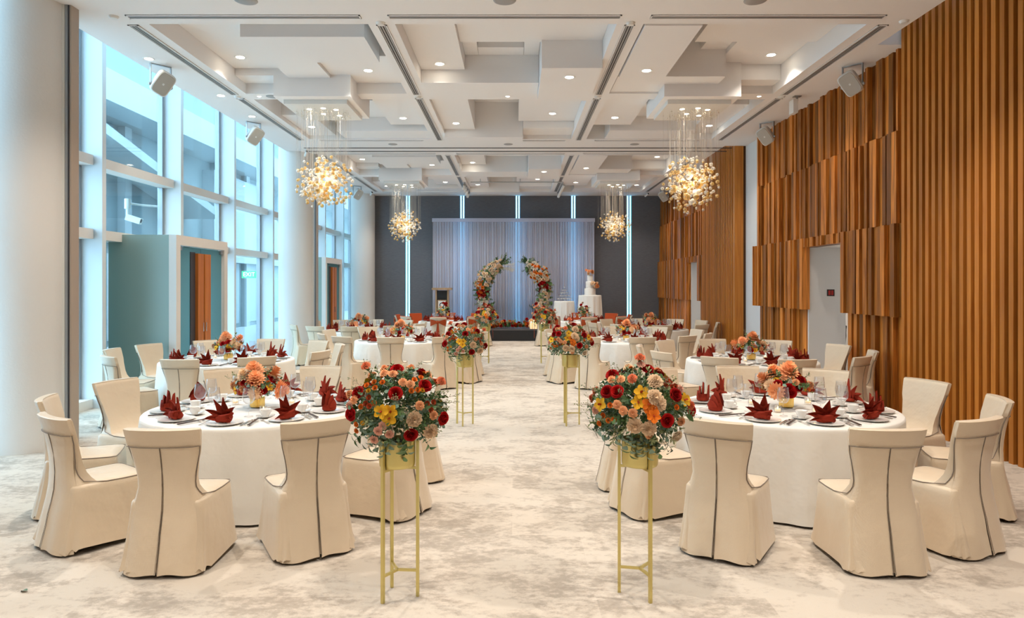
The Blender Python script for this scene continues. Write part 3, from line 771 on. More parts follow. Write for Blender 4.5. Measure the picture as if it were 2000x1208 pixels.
def ruffle_mesh(name, m, Rr=.035, layers=6, n=22, amp=.35):
    b = MB(); r0 = random.Random(name)
    for k in range(layers):
        t = k / (layers - 1); rr = Rr * (1 - .72 * t); zz = .006 + Rr * .62 * t
        ring0, ring1, ring2 = [], [], []
        for j in range(n):
            a = 2 * PI * j / n + k * .37
            wv = (1 if j % 2 else -1)
            q = r0.uniform(.82, 1.08)
            ring0.append((rr * .25 * math.cos(a), rr * .25 * math.sin(a), zz - .006))
            ring1.append((rr * .7 * math.cos(a), rr * .7 * math.sin(a), zz + wv * Rr * .06 + .002))
            ring2.append((rr * q * math.cos(a), rr * q * math.sin(a), zz + wv * Rr * amp * .5 + Rr * .10 * (t)))
        b.loft([ring0, ring1, ring2], True)
    b.lathe([(0, -.03), (.009, -.028), (.012, -.008), (Rr * .5, .004)], 8, 1)
    return b.mesh(name, [m, 'stem'], True, 180)
def dahlia_mesh(name, m, Rr=.06, layers=5):
    b = MB()
    for k in range(layers):
        n = 15 - 2 * k; t = k / layers
        for i in range(n):
            a = 2 * PI * i / n + k * .4
            g = petal(Rr * (1 - .6 * t), Rr * .20, .3, -.25, 3, .35, .25, 1)
            b.grid(g, 0, Matrix.Rotation(a, 4, 'Z') @ Matrix.Translation((0, .006, .004 + .012 * k * Rr / .06)) @ Matrix.Rotation(.15 + .95 * t, 4, 'X'))
    b.sphere(Rr * .16, (0, 0, Rr * .5), 8, 5, 0)
    return b.mesh(name, [m, 'flower_centre'], True, 180)
def orchid_mesh(name, m, s=.042):
    b = MB()
    for i, a in enumerate((0, 72, 144, 216, 288)):
        b.grid(petal(s, s * (.34 if i % 2 == 0 else .45), .2, -.3, 4, .25, .35), 0, Matrix.Rotation(R(a), 4, 'Z') @ Matrix.Rotation(.25, 4, 'X'))
    b.grid(petal(s * .6, s * .22, .8, .5, 3, .5, .6), 1, Matrix.Rotation(R(180), 4, 'Z') @ Matrix.Rotation(.9, 4, 'X'))
    b.sphere(s * .13, (0, 0, s * .1), 8, 5, 1)
    return b.mesh(name, [m, 'flower_rust'], True, 180)
def mum_mesh(name, m, Rr=.017):
    b = MB()
    for k in range(3):
        n = 11 - 2 * k
        for i in range(n):
            b.grid(petal(Rr * (1 - .22 * k), Rr * .26, .2, .3, 2, .5, .6, 1), 0, Matrix.Rotation(2 * PI * i / n + k, 4, 'Z') @ Matrix.Translation((0, .002, .003 * k)) @ Matrix.Rotation(.2 + .38 * k, 4, 'X'))
    b.sphere(Rr * .38, (0, 0, Rr * .35), 8, 5, 1)
    return b.mesh(name, [m, 'flower_centre'], True, 180)
def leaf_mesh(name, m, L, W, fold=.2, droop=.4):
    rows_ = []
    for i in range(6):
        t = i / 5; w = W * math.sin(PI * min(max(t, .04), .97)) ** .8
        y = L * t; z = -droop * L * t * t
        rows_.append([(-w, y, z + fold * w), (0, y, z), (w, y, z + fold * w)])
    return MB().grid(rows_).mesh(name, m, True, 180)
def sprig_mesh(name, m, L=.16, nl=12, lw=.012, ll=.035, seed=0, stemmat='stem', droop=.2):
    r0 = random.Random(seed); b = MB(); path = []
    for i in range(5):
        t = i / 4; path.append((.02 * math.sin(t * 3 + seed), -droop * L * t * t * .5, L * t))
    b.tube(path, [.0022, .002, .0017, .0013, .0008], 4, 1)
    for i in range(nl):
        t = .15 + .85 * (i + 1) / nl; k = min(int(t * 4), 3); f = t * 4 - k
        p = Vector(path[k]).lerp(Vector(path[min(k + 1, 4)]), f)
        a = i * 2.4 + r0.uniform(-.3, .3); s = r0.uniform(.7, 1.1)
        rows_ = []
        for q in range(4):
            u = q / 3; w = lw * s * math.sin(PI * min(max(u, .06), .95))
            rows_.append([(-w, ll * s * u, .15 * w), (0, ll * s * u, 0), (w, ll * s * u, .15 * w)])
        b.grid(rows_, 0, Matrix.Translation(p) @ Matrix.Rotation(a, 4, 'Z') @ Matrix.Rotation(r0.uniform(.2, .9), 4, 'X'))
    return b.mesh(name, [m, stemmat], True, 180)
def wisp_mesh(name, seed=0, L=.2):
    r0 = random.Random(seed); b = MB()
    path = [(.015 * math.sin(i * .8 + seed), .0, L * i / 5) for i in range(6)]
    b.tube(path, [.0016, .0014, .0012, .001, .0008, .0005], 3, 0)
    for i in range(16):
        t = r0.uniform(.3, 1); a = r0.uniform(0, 6.28); l = r0.uniform(.02, .05) * (1.2 - t)
        p = Vector((0, 0, L * t)); q = p + Vector((math.cos(a) * l, math.sin(a) * l, l * .9))
        b.tube([p, q], .0007, 3, 0, caps=False)
        b.sphere(.0035, q, 5, 3, 1)
    return b.mesh(name, ['twig', 'leaf_olive'], True, 180)
FL = {
 'red_rose': [rose_mesh('red_rose', 'rose_red')], 'cream_rose': [rose_mesh('cream_rose', 'rose_cream')], 'white_rose': [rose_mesh('white_rose', 'flower_white')],
 'peach_carnation': [ruffle_mesh('peach_carnation', 'flower_peach')], 'pink_carnation': [ruffle_mesh('pink_carnation', 'flower_pink', .026)],
 'coral_carnation': [ruffle_mesh('coral_carnation', 'flower_coral', .034)], 'cream_carnation': [ruffle_mesh('cream_carnation', 'flower_cream', .046, 8, 28)],
 'orange_rose': [rose_mesh('orange_rose', 'flower_orange')], 'peach_rose': [rose_mesh('peach_rose', 'flower_cream')], 'rust_rose': [rose_mesh('rust_rose', 'flower_rust')],
 'peach_dahlia': [dahlia_mesh('peach_dahlia', 'flower_cream', .058)], 'apricot_dahlia': [dahlia_mesh('apricot_dahlia', 'flower_peach', .062)],
 'yellow_orchid': [orchid_mesh('yellow_orchid', 'flower_yellow')], 'orange_orchid': [orchid_mesh('orange_orchid', 'flower_orange', .04)],
 'orange_mum': [mum_mesh('orange_mum', 'flower_orange')], 'rust_mum': [mum_mesh('rust_mum', 'flower_rust')], 'yellow_mum': [mum_mesh('yellow_mum', 'flower_yellow', .014)]}
LEAF_E = leaf_mesh('eucalyptus_leaf', 'leaf_blue', .040, .016)
LEAF_G = leaf_mesh('green_leaf', 'leaf_green', .055, .017)
SPRIG = [sprig_mesh('leaf_sprig', 'leaf_green', .15, 16, .010, .034, 1), sprig_mesh('leaf_sprig', 'leaf_olive', .16, 18, .007, .028, 2), sprig_mesh('leaf_sprig', 'leaf_blue', .14, 12, .014, .03, 3)]
SPRIG_BIG = [sprig_mesh('leaf_sprig', 'leaf_green', .30, 22, .022, .07, 4), sprig_mesh('leaf_sprig', 'leaf_olive', .32, 22, .016, .06, 5), sprig_mesh('leaf_sprig', 'leaf_green', .26, 18, .026, .07, 6)]
PLUME = sprig_mesh('bleached_plume', 'flower_white', .34, 44, .010, .035, 9, 'twig')
WISP = [wisp_mesh('waxflower_wisp', 1), wisp_mesh('waxflower_wisp', 2, .16)]
def flower(kind, parent, p, d, s=1.0, roll=None):
    return put(kind, FL[kind][0], parent, p, aim(d, rnd.uniform(0, 6.28) if roll is None else roll), s)
def stemmed_leaf(parent, base, d, n, me, seed):
    r0 = random.Random(seed); d = Vector(d).normalized()
    L = .02 * n + .03
    q = aim(d, r0.uniform(0, 6))
    b = MB().tube([(0, 0, 0), (0, .004, L * .5), (0, .0, L)], [.002, .0017, .001], 4)
    st = put('eucalyptus_stem', b.mesh('eucalyptus_stem', 'stem'), parent, base, q)
    for i in range(n):
        t = .25 + .75 * (i + 1) / n
        o = put('leaf', me, st, (0, 0, L * t), (R(r0.uniform(5, 55)), 0, i * PI * .93 + r0.uniform(-.3, .3)), r0.uniform(.75, 1.15))
    return st

def ellipsoid_fill(parent, c, rx, ry, rz, spec, seed, sprigs=30, wisps=8, zmin=-.35, sprig_set=None, ss=1.0):
    """scatter flowers of given kinds over an ellipsoid"""
    r0 = random.Random(seed)
    total = sum(n for _, n, _ in spec)
    dirs = []
    i = 0; g = PI * (3 - math.sqrt(5))
    M = int(total * 2 / (1 - zmin)) + 2
    for k in range(M * 2):
        z = 1 - 2 * (k + .5) / (M)
        if z < zmin: break
        rr = math.sqrt(max(0, 1 - z * z)); a = k * g + r0.uniform(-.25, .25)
        dirs.append((rr * math.cos(a), rr * math.sin(a), z))
    r0.shuffle(dirs)
    kinds = [(k, s) for k, n, s in spec for _ in range(n)]
    for (k, s), d in zip(kinds, dirs):
        f = r0.uniform(.86, 1.06)
        p = (c[0] + d[0] * rx * f, c[1] + d[1] * ry * f, c[2] + d[2] * rz * f)
        flower(k, parent, p, (d[0] / rx, d[1] / ry, d[2] / rz), s * r0.uniform(.88, 1.1))
    sset = sprig_set or SPRIG
    for k in range(sprigs):
        z = r0.uniform(zmin, 1); a = r0.uniform(0, 6.28); rr = math.sqrt(1 - z * z)
        d = Vector((rr * math.cos(a), rr * math.sin(a), z))
        p = (c[0] + d.x * rx * .45, c[1] + d.y * ry * .45, c[2] + d.z * rz * .45)
        put('leaf_sprig', r0.choice(sset), parent, p, aim(d + Vector((r0.uniform(-.3, .3), r0.uniform(-.3, .3), r0.uniform(-.3, .2))), r0.uniform(0, 6)), ss * r0.uniform(.8, 1.15))
    for k in range(wisps):
        z = r0.uniform(0, 1); a = r0.uniform(0, 6.28); rr = math.sqrt(1 - z * z)
        d = Vector((rr * math.cos(a), rr * math.sin(a), z))
        put('waxflower_wisp', r0.choice(WISP), parent, (c[0] + d.x * rx * .6, c[1] + d.y * ry * .6, c[2] + d.z * rz * .6), aim(d, 0), ss * r0.uniform(.8, 1.1))

# ================================================================== CHAIRS
def lerp_tab(tab, z):
    if z <= tab[0][0]: return tab[0][1]
    for (a, va), (b, vb) in zip(tab, tab[1:]):
        if z <= b:
            t = (z - a) / (b - a); t = t * t * (3 - 2 * t) * .5 + t * .5
            return va + (vb - va) * t
    return tab[-1][1]
WT = [(.40, .240), (.44, .226), (.48, .204), (.53, .180), (.60, .180), (.70, .200), (.80, .225), (.88, .237), (.93, .241), (1.0, .243)]
YF = [(.40, .02), (.44, -.06), (.47, -.11), (.52, -.155), (.58, -.182), (.66, -.203), (.75, -.226), (.85, -.252), (.93, -.276)]
YBk = [(.0, -.345), (.20, -.305), (.42, -.262), (.55, -.258), (.65, -.264), (.75, -.281), (.85, -.305), (.93, -.328)]
FO = [(.02, .262), (.15, .247), (.30, .236), (.42, .226), (.47, .204), (.53, .180), (.60, .180), (.70, .200), (.83, .228)]
def back_ring(z, off=0.0, n=9, curve=.045):
    w = lerp_tab(WT, z) + off; yf = lerp_tab(YF, z) + off; yb = lerp_tab(YBk, z) - off
    pts = []
    for j in range(n):
        u = -1 + 2 * j / (n - 1); x = w * math.copysign(abs(u) ** .9, u) if abs(u) < 1 else w * u * .985
        pts.append((x, yf + curve * u * u - (.012 if abs(u) == 1 else 0), z))
    for j in range(n):
        u = 1 - 2 * j / (n - 1); x = w * math.copysign(abs(u) ** .9, u) if abs(u) < 1 else w * u * .985
        pts.append((x, yb + curve * u * u + (.012 if abs(u) == 1 else 0), z))
    return pts
def skirt_ring(z, hw, y0, y1, amp, n=72, e=9.0, zz=None, ph=0.0):
    cy0 = (y0 + y1) / 2; hy = (y1 - y0) / 2; out = []
    for j in range(n):
        t = 2 * PI * j / n; c, s = math.cos(t), math.sin(t)
        x = hw * math.copysign(abs(c) ** (2 / e), c); y = hy * math.copysign(abs(s) ** (2 / e), s)
        wv = amp * (math.sin(7 * t + ph) * .6 + math.sin(11 * t + 1.3 + ph) * .5 + math.sin(3 * t + .4) * .5)
        out.append((x * (1 + wv), cy0 + y * (1 + wv), z + (abs(wv) * .55 + .008 * math.sin(5 * t + ph) if zz else 0)))
    return out
def seat_mesh(ph):
    b = MB()
    rings = [skirt_ring(.022, .278, -.315, .292, .035, zz=True, ph=ph), skirt_ring(.10, .268, -.300, .286, .026, ph=ph), skirt_ring(.22, .256, -.275, .280, .016, ph=ph),
             skirt_ring(.33, .247, -.255, .276, .008, ph=ph), skirt_ring(.415, .241, -.245, .274, .002), skirt_ring(.448, .237, -.243, .270, 0), skirt_ring(.462, .226, -.235, .260, 0),
             skirt_ring(.470, .17, -.18, .20, 0, e=5), skirt_ring(.474, .07, -.08, .09, 0, e=3)]
    b.loft(rings, True, False, True)
    return b.mesh('seat_cover', 'chair_fabric', True, 60)
zs_b = [.40, .44, .47, .50, .54, .60, .66, .72, .78, .84, .90, .925]
backrest_me = MB().loft([back_ring(z) for z in zs_b] + [back_ring(.932, -.012)], True, True, True).mesh('backrest', 'chair_fabric', True, 60)
def band_ring(z, off):
    f_, b_ = back_ring(z, -.004), back_ring(z, off)
    return f_[:9] + b_[9:]
band_me = MB().loft([band_ring(.820, .003), band_ring(.822, .008), band_ring(.86, .008), band_ring(.90, .008), band_ring(.932, .008), band_ring(.936, .003), band_ring(.937, -.012)], True, False, True).mesh('top_band', 'chair_fabric', True, 60)
def flap_mesh(s, ph):
    rows_ = []
    for z in (.825, .78, .70, .62, .55, .48, .42, .34, .26, .18, .10, .03):
        wo = lerp_tab(FO, z); wi = .0015 + .005 * max(0, (.82 - z) / .8) + (.002 if s > 0 else 0)
        yb = lerp_tab(YBk, z) - .007; fl = max(0, (.5 - z) / .5)
        row = []
        for j in range(9):
            u = j / 8; x = wi + (wo - wi) * u
            y = yb + .045 * (x / .24) ** 2 + fl * .010 * math.sin(u * 7 + ph) - fl * .012 * (1 - u)
            if j == 8: y += .02 + .02 * fl
            row.append((s * x, y, z + (fl > .9) * (-.008 + .008 * math.sin(u * 5 + ph))))
        row2 = [(p[0], p[1] + .006, p[2]) for p in reversed(row)]
        r_ = row + row2
        rows_.append(r_ if s > 0 else list(reversed(r_)))
    return MB().loft(list(reversed(rows_)), True, True, True).mesh('back_flap', 'chair_fabric', True, 50)
flaps = [flap_mesh(1, .3), flap_mesh(-1, 1.1)]
def piping_mesh():
    b = MB()
    for s in (-1, 1):
        p = []
        for z in (.82, .76, .70, .64, .58, .54, .51, .485):
            w = lerp_tab(WT, z); yb = lerp_tab(YBk, z); t = max(0, (.60 - z) / .12)
            p.append((s * (w + .003), yb + .055 + .05 * t * t, z))
        p += [(s * .222, -.08, .470), (s * .231, -.02, .462), (s * .234, .10, .459), (s * .232, .22, .459), (s * .215, .262, .459), (s * .10, .269, .459), (0, .270, .459)]
        b.tube(p, .0034, 5)
    for s in (-1, 1):  # slit edging; its dark pair also stands in for shade inside the slit
        p = []
        for z in (.82, .74, .66, .58, .50, .42, .34, .26, .18, .10, .035):
            wi = .0015 + .005 * max(0, (.82 - z) / .8) + (.002 if s > 0 else 0); fl = max(0, (.5 - z) / .5)
            p.append((s * wi, lerp_tab(YBk, z) - .008 - fl * .012, z))
        b.tube(p, .0017, 4)
    rg = back_ring(.818, .012)
    b.tube(rg[9:18], .0028, 5)
    return b.mesh('piping', 'piping')
piping_me = piping_mesh()
leg_me = MB().loft([[(-.014, -.014, 0), (.014, -.014, 0), (.014, .014, 0), (-.014, .014, 0)], [(-.02, -.02, .12), (.02, -.02, .12), (.02, .02, .12), (-.02, .02, .12)]], True, True, True).mesh('leg', 'wood_dark', False)
seat_mes = [seat_mesh(0.0), seat_mesh(2.1)]
# sash for the stage tables
def sash_meshes():
    rows_ = []
    for z in (.64, .70, .78, .86, .93, .951):
        rg = back_ring(min(z, .93), .013)
        pts = rg[0:9]
        rows_.append([(p[0], p[1], z) for p in pts])
    rows_.append([(p[0] * .99, p[1] - .05, .953) for p in rows_[-1]])
    rows_.append([(p[0], p[1] - .006, .92) for p in rows_[-1]])
    front = MB().grid(rows_).mesh('sash', 'sash_rust', True, 180)
    def lobe(s):
        rws = []
        for i in range(6):
            t = i / 5; w = .018 + .085 * t ** .8; x = s * (.02 + .205 * t)
            r_ = []
            for j in range(7):
                u = -1 + j / 3
                r_.append((x, -.335 - .02 * math.sin(PI * t) - .008 * math.cos(u * 9) * t + .05 * t * t, .80 + w * u - .02 * t))
            rws.append(r_)
        return MB().grid(rws).mesh('bow_loop', 'sash_rust', True, 180)
    knot = MB().sphere(.05, (0, -.345, .795), 12, 8, 0, (1, .5, .95)).mesh('bow_knot', 'sash_rust')
    rws = []
    for i in range(8):
        t = i / 7; w = .02 + .055 * t
        rws.append([(w * u, -.345 - .02 * math.sin(t * 2) - .006 * math.sin(u * 6), .78 - .55 * t) for u in (-1, -.6, -.2, .2, .6, 1)])
    tail = MB().grid(rws).mesh('bow_tail', 'sash_rust', True, 180)
    return front, lobe(-1), lobe(1), knot, tail
sash = sash_meshes()
chair_n = [0]
def chair(x, y, rot, label, group, vip=False, legs=True):
    c = empty('slipcover_chair' if not vip else 'sash_chair', (x, y, 0), rot)
    tag(c, label, 'chair', group)
    k = chair_n[0]; chair_n[0] += 1
    put('seat_cover', seat_mes[k % 2], c)
    br = put('backrest', backrest_me, c); put('top_band', band_me, br)
    for f in flaps: put('back_flap', f, br)
    put('piping', piping_me, c)
    if legs:
        for sx in (-1, 1):
            put('leg', leg_me, c, (sx * .222, .232, 0)); put('leg', leg_me, c, (sx * .205, -.245, 0))
    if vip:
        for nm, me in zip(('sash', 'bow_loop', 'bow_loop', 'bow_knot', 'bow_tail'), sash): put(nm, me, c)
    return c

# ================================================================== TABLEWARE
def napkin_mesh(seed):
    r0 = random.Random(seed)
    base = MB(); n = 24; rings = []
    for k, (rx, ry, z) in enumerate(((.048, .036, 0), (.058, .044, .008), (.068, .050, .028), (.066, .040, .044))):
        ring = []
        for j in range(n):
            a = 2 * PI * j / n
            sl = .020 * math.cos(a + .5) * (z / .044)
            ring.append((rx * math.cos(a), ry * math.sin(a), z + sl + .004 * math.sin(3 * a) * (k > 1)))
        rings.append(ring)
    base.loft(rings, True, True, True)
    for s_, h, t0 in ((1, .0, -160), (-1, .006, -20), (1, .020, -140)):      # folded bands wrapped over one another
        rws = []
        for i in range(9):
            t = i / 8; a = R(t0 + s_ * 150 * t)
            zc = .012 + .036 * t + h; wd = .022 * (1 - .45 * t)
            rws.append([((.070 + q) * math.cos(a), (.051 + q) * math.sin(a), zc + u * wd) for u, q in ((-1, 0), (-.2, .008), (.6, .006), (1, -.006))])
        base.grid(rws)
    base.v = [(x_, y_, max(z_, .001)) for x_, y_, z_ in base.v]
    bm = base.mesh('wrapped_base', 'napkin_red', True, 50)
    pts = []
    spec = [(-84, .140, .036, -.040), (-62, .150, .044, -.018), (-30, .160, .054, .004), (4, .175, .056, .020), (36, .150, .050, .000), (66, .110, .040, -.030)]
    for a, L, W, yo in spec:
        a = R(a + r0.uniform(-8, 8)); L *= r0.uniform(.88, 1.12)
        rws = []
        for i in range(8):
            t = i / 7; w = W * (1 - t ** 1.25) * (.72 + .28 * min(1, t * 4)) + .0008
            bend = a * (.75 + .35 * t)
            cx_, cz_ = math.sin(bend) * L * t, math.cos(bend) * L * t
            rws.append([(cx_ + math.cos(bend) * w * u, yo + .026 * (1 - abs(u)) * (1 - .5 * t) - .020 * t * t - .012, .022 + cz_ - math.sin(bend) * w * u) for u in (-1, -.5, 0, .5, 1)])
        rws = [[(x_, y_, max(z_, .015 if math.hypot(x_, y_) > .065 else .003)) for x_, y_, z_ in r_] for r_ in rws]
        pts.append(MB().grid(rws).mesh('folded_point', 'napkin_red', True, 35))
    return bm, pts
NAP = [napkin_mesh(1), napkin_mesh(5), napkin_mesh(9)]
def mitre_mesh():
    n = 24; rings = []
    for rx, ry, z in ((.056, .050, 0), (.066, .058, .008), (.068, .058, .034), (.060, .050, .056)):
        rings.append([(rx * math.cos(2 * PI * j / n), ry * math.sin(2 * PI * j / n), z + .012 * math.sin(2 * PI * j / n + 1) * z / .056) for j in range(n)])
    bm = MB().loft(rings, True, True, True).mesh('wrapped_base', 'napkin_red', True, 50)
    pts = []
    for k, (yo, z0, L, W, tl) in enumerate(((-.046, .030, .060, .070, -.06), (-.030, .035, .098, .074, -.02), (-.004, .035, .140, .074, .03), (.026, .035, .115, .068, .06))):
        rws = []
        for i in range(8):
            t = i / 7; w = W * math.cos(t * PI / 2 * .96) ** .62
            rws.append([(w * u, yo + tl * L * t - .024 * (1 - u * u) * (1 if k < 3 else -1) * (1 - t * .4) + .012, z0 + L * t * (1 - .10 * u * u)) for u in (-1, -.66, -.33, 0, .33, .66, 1)])
        pts.append(MB().grid(rws).mesh('folded_point', 'napkin_red', True, 180))
    return bm, pts
NAPM = mitre_mesh()
plate_me = MB().lathe([(0, .007), (.10, .007), (.112, .0085), (.139, .0105), (.142, .011), (.140, .0085), (.10, .002), (.08, .0), (0, .0)], 36).mesh('dinner_plate', 'china', True, 50)
saucer_me = MB().lathe([(0, .004), (.035, .004), (.045, .007), (.075, .016), (.077, .017), (.075, .013), (.04, .0), (0, .0)], 28).mesh('saucer', 'china', True, 50)
cup_me = MB().lathe([(0, .0), (.024, .0), (.026, .006), (.034, .018), (.043, .045), (.047, .060), (.0485, .0605), (.0455, .059), (.041, .045), (.031, .018), (.018, .009), (0, .008)], 26).mesh('bowl', 'china', True, 50)
cup_h = MB().tube([(.041, 0, .05), (.058, 0, .048), (.064, 0, .036), (.056, 0, .022), (.037, 0, .020)], .004, 6).mesh('handle', 'china')
gl_bowl = MB().lathe([(.005, .105), (.026, .110), (.042, .126), (.049, .150), (.0485, .178), (.041, .238), (.0402, .238), (.0475, .178), (.048, .151), (.041, .128), (.025, .113), (.0, .109)], 22).mesh('bowl', 'crystal', True, 70)
gl_stem = MB().lathe([(.005, .106), (.004, .095), (.0036, .03), (.005, .010), (.014, .004), (.038, .0015), (.038, 0)], 16).mesh('stem', 'crystal', True, 60)
coupe_me = MB().lathe([(.03, 0), (.03, .002), (.006, .006), (.004, .02), (.004, .055), (.02, .062), (.045, .080), (.048, .095), (.047, .095), (.043, .081), (.0, .064)], 14).mesh('coupe', 'crystal_cloudy', True, 60)
def spoon_me():
    b = MB(); rws = []
    for i in range(7):
        t = i / 6; w = .018 * math.sin(PI * min(max(t, .05), .95)) ** .7
        rws.append([(u * w, .10 + .055 * t, .006 - .006 * (1 - u * u) * math.sin(PI * t)) for u in (-1, -.5, 0, .5, 1)])
    b.grid(rws); b.box(-.004, .004, -.08, .105, .003, .0055); return b.mesh('spoon', 'cutlery', True, 60)
def fork_me():
    b = MB(); b.box(-.0035, .0035, -.09, .07, .002, .005); b.box(-.011, .011, .07, .085, .002, .005)
    for x in (-.009, -.003, .003, .009): b.box(x - .0016, x + .0016, .085, .125, .002, .0045)
    return b.mesh('fork', 'cutlery', False)
def knife_me():
    b = MB(); b.box(-.005, .005, -.11, 0, .001, .005); b.loft([[(-.007, 0, .001), (.006, 0, .001), (.006, 0, .004), (-.007, 0, .004)], [(-.008, .08, .001), (.006, .08, .001), (.006, .08, .002), (-.008, .08, .003)], [(.002, .115, .001), (.006, .11, .001), (.006, .11, .002), (.002, .115, .002)]], True, True, True)
    return b.mesh('knife', 'cutlery', False)
spoon_m, fork_m, knife_m = spoon_me(), fork_me(), knife_me()
stick_m = MB().loft([[(-.004, -.13, .004), (.004, -.13, .004), (.004, -.13, .012), (-.004, -.13, .012)], [(-.002, .12, .012), (.002, .12, .012), (.002, .12, .016), (-.002, .12, .016)]], True, True, True).mesh('chopstick', 'chopstick', False)
rest_m = MB().box(-.022, .022, .045, .06, .0, .012).mesh('rest', 'china', False)
tea_glass = MB().lathe([(.028, 0), (.031, .002), (.031, .055), (.029, .055), (.029, .008), (0, .008)], 18).mesh('glass', 'crystal', True, 60)
tea_wax = MB().cyl(.024, .009, .028, 16).mesh('wax', 'wax')
tea_fl = MB().sphere(.005, (0, 0, .037), 6, 5, 0, (.8, .8, 2)).mesh('flame', 'flame')
vase_me = MB()
nn = 56
def vring(r, z, k): return [((r + (.003 if j % 2 else -.003) * k) * math.cos(2 * PI * j / nn), (r + (.003 if j % 2 else -.003) * k) * math.sin(2 * PI * j / nn), z) for j in range(nn)]
vase_me.loft([vring(.055, 0, 0), vring(.06, .006, 1), vring(.06, .085, 1), vring(.056, .09, 0), vring(.05, .075, 0)], True, True, True)
vase_me = vase_me.mesh('vase', 'gold_bright', True, 30)

def cloth_mesh(r, H, seed, n=160, hem=.02):
    r0 = random.Random(seed); k1, k2 = 13, 21; p1, p2, p3 = r0.uniform(0, 6), r0.uniform(0, 6), r0.uniform(0, 6)
    rings = []
    prof = [(0.02, H + .004, 0), (r * .5, H + .004, 0), (r * .93, H + .004, 0), (r, H + .002, 0), (r + .010, H - .008, 0), (r + .013, H - .03, .04), (r + .016, H - .10, .25), (r + .022, H - .22, .55), (r + .030, H - .40, .8), (r + .038, H - .58, .95), (r + .044, hem, 1.05)]
    for rr, z, a in prof:
        ring = []
        for j in range(n):
            t = 2 * PI * j / n
            f = math.sin(k1 * t + p1 + .6 * math.sin(3 * t + p3)) * .6 + math.sin(k2 * t + p2 + .8 * math.sin(2 * t)) * .4
            f = math.copysign(abs(f) ** .8, f)
            ring.append(((rr + a * .026 * f) * math.cos(t), (rr + a * .026 * f) * math.sin(t), z))
        rings.append(ring)
    return MB().loft(rings, True, True, False).mesh('tablecloth', 'table_fabric', True, 60)

POS = ['near side', 'near left', 'left front', 'left rear', 'far left', 'far side', 'far right', 'right rear', 'right front', 'near right']
PLACE = [-88, -126, -163, 156, 122, 88, 54, 20, -17, -52]
TABLES = {
 'TL1': dict(c=(-2.30, 6.13), r=.92, name='front left table', ch=[-88, -124, -160, 164, 122, 86, 56, 18, -22, -57], di=[1.80, 1.66, 1.62, 1.46, 1.42, 1.56, 1.56, 1.52, 1.60, 1.80], full=2),
 'TR1': dict(c=(2.45, 6.13), r=.92, name='front right table', ch=[-92, -126, -160, 172, 122, 87, 54, 16, -22, -62], di=[1.80, 1.88, 1.66, 1.55, 1.55, 1.60, 1.56, 1.50, 1.52, 1.66], full=2),
 'TL2': dict(c=(-4.20, 10.05), r=.92, name='left table by the porch', ch=[-87, -130, -172, 158, 123, 88, 52, 22, -20, -55], di=[1.64, 1.55, 1.58, 1.50, 1.6, 1.62, 1.6, 1.52, 1.50, 1.55], full=2),
 'TR2': dict(c=(3.50, 10.05), r=.92, name='right table by the doorway', ch=[-90, -123, -156, 166, 128, 94, 56, 18, -18, -52], di=[1.65, 1.64, 1.52, 1.5, 1.54, 1.5, 1.44, 1.30, 1.40, 1.50], full=2),
 'TL3': dict(c=(-2.25, 13.75), r=.92, name='left mid-aisle table', ch=[-87, -118, -150, 168, 127, 90, 55, 18, -26, -57], di=[1.75, 1.78, 1.62, 1.5, 1.5, 1.55, 1.55, 1.55, 1.72, 1.92], full=1),
 'TR3': dict(c=(2.27, 13.75), r=.92, name='right mid-aisle table', ch=[-90, -121, -153, 165, 127, 90, 55, 15, -25, -57], di=[1.75, 1.9, 1.72, 1.55, 1.5, 1.55, 1.55, 1.5, 1.6, 1.66], full=1),
 'TL4': dict(c=(-3.78, 16.75), r=.92, name='far left window table', ch=[-84, -115, -146, 150, 119, 88, 54, 20, -16, -50], di=[1.62, 1.66] + [1.6] * 8, full=0),
 'TR4': dict(c=(3.47, 17.25), r=.92, name='far right table by slats', ch=[-92, -128, -162, 162, 126, 90, 54, 24, -16, -54], di=[1.6, 1.6, 1.55, 1.55, 1.55, 1.55, 1.5, 1.44, 1.42, 1.5], full=0),
 'TL5': dict(c=(-2.16, 21.0), r=.75, name='left stage table', ch=[-90, -135, 180, 135, 90, 45, 0, -45], di=[1.45] * 8, full=0, vip=True),
 'TR5': dict(c=(2.16, 21.0), r=.75, name='right stage table', ch=[-90, -135, 180, 135, 90, 45, 0, -45], di=[1.45] * 8, full=0, vip=True),
}
POS8 = ['near side', 'near left', 'left side', 'far left', 'far side', 'far right', 'right side', 'near right']
TOP = .759
def pol(c, a, r): return (c[0] + r * math.cos(R(a)), c[1] + r * math.sin(R(a)))
cl_cache = {}
ti = 0
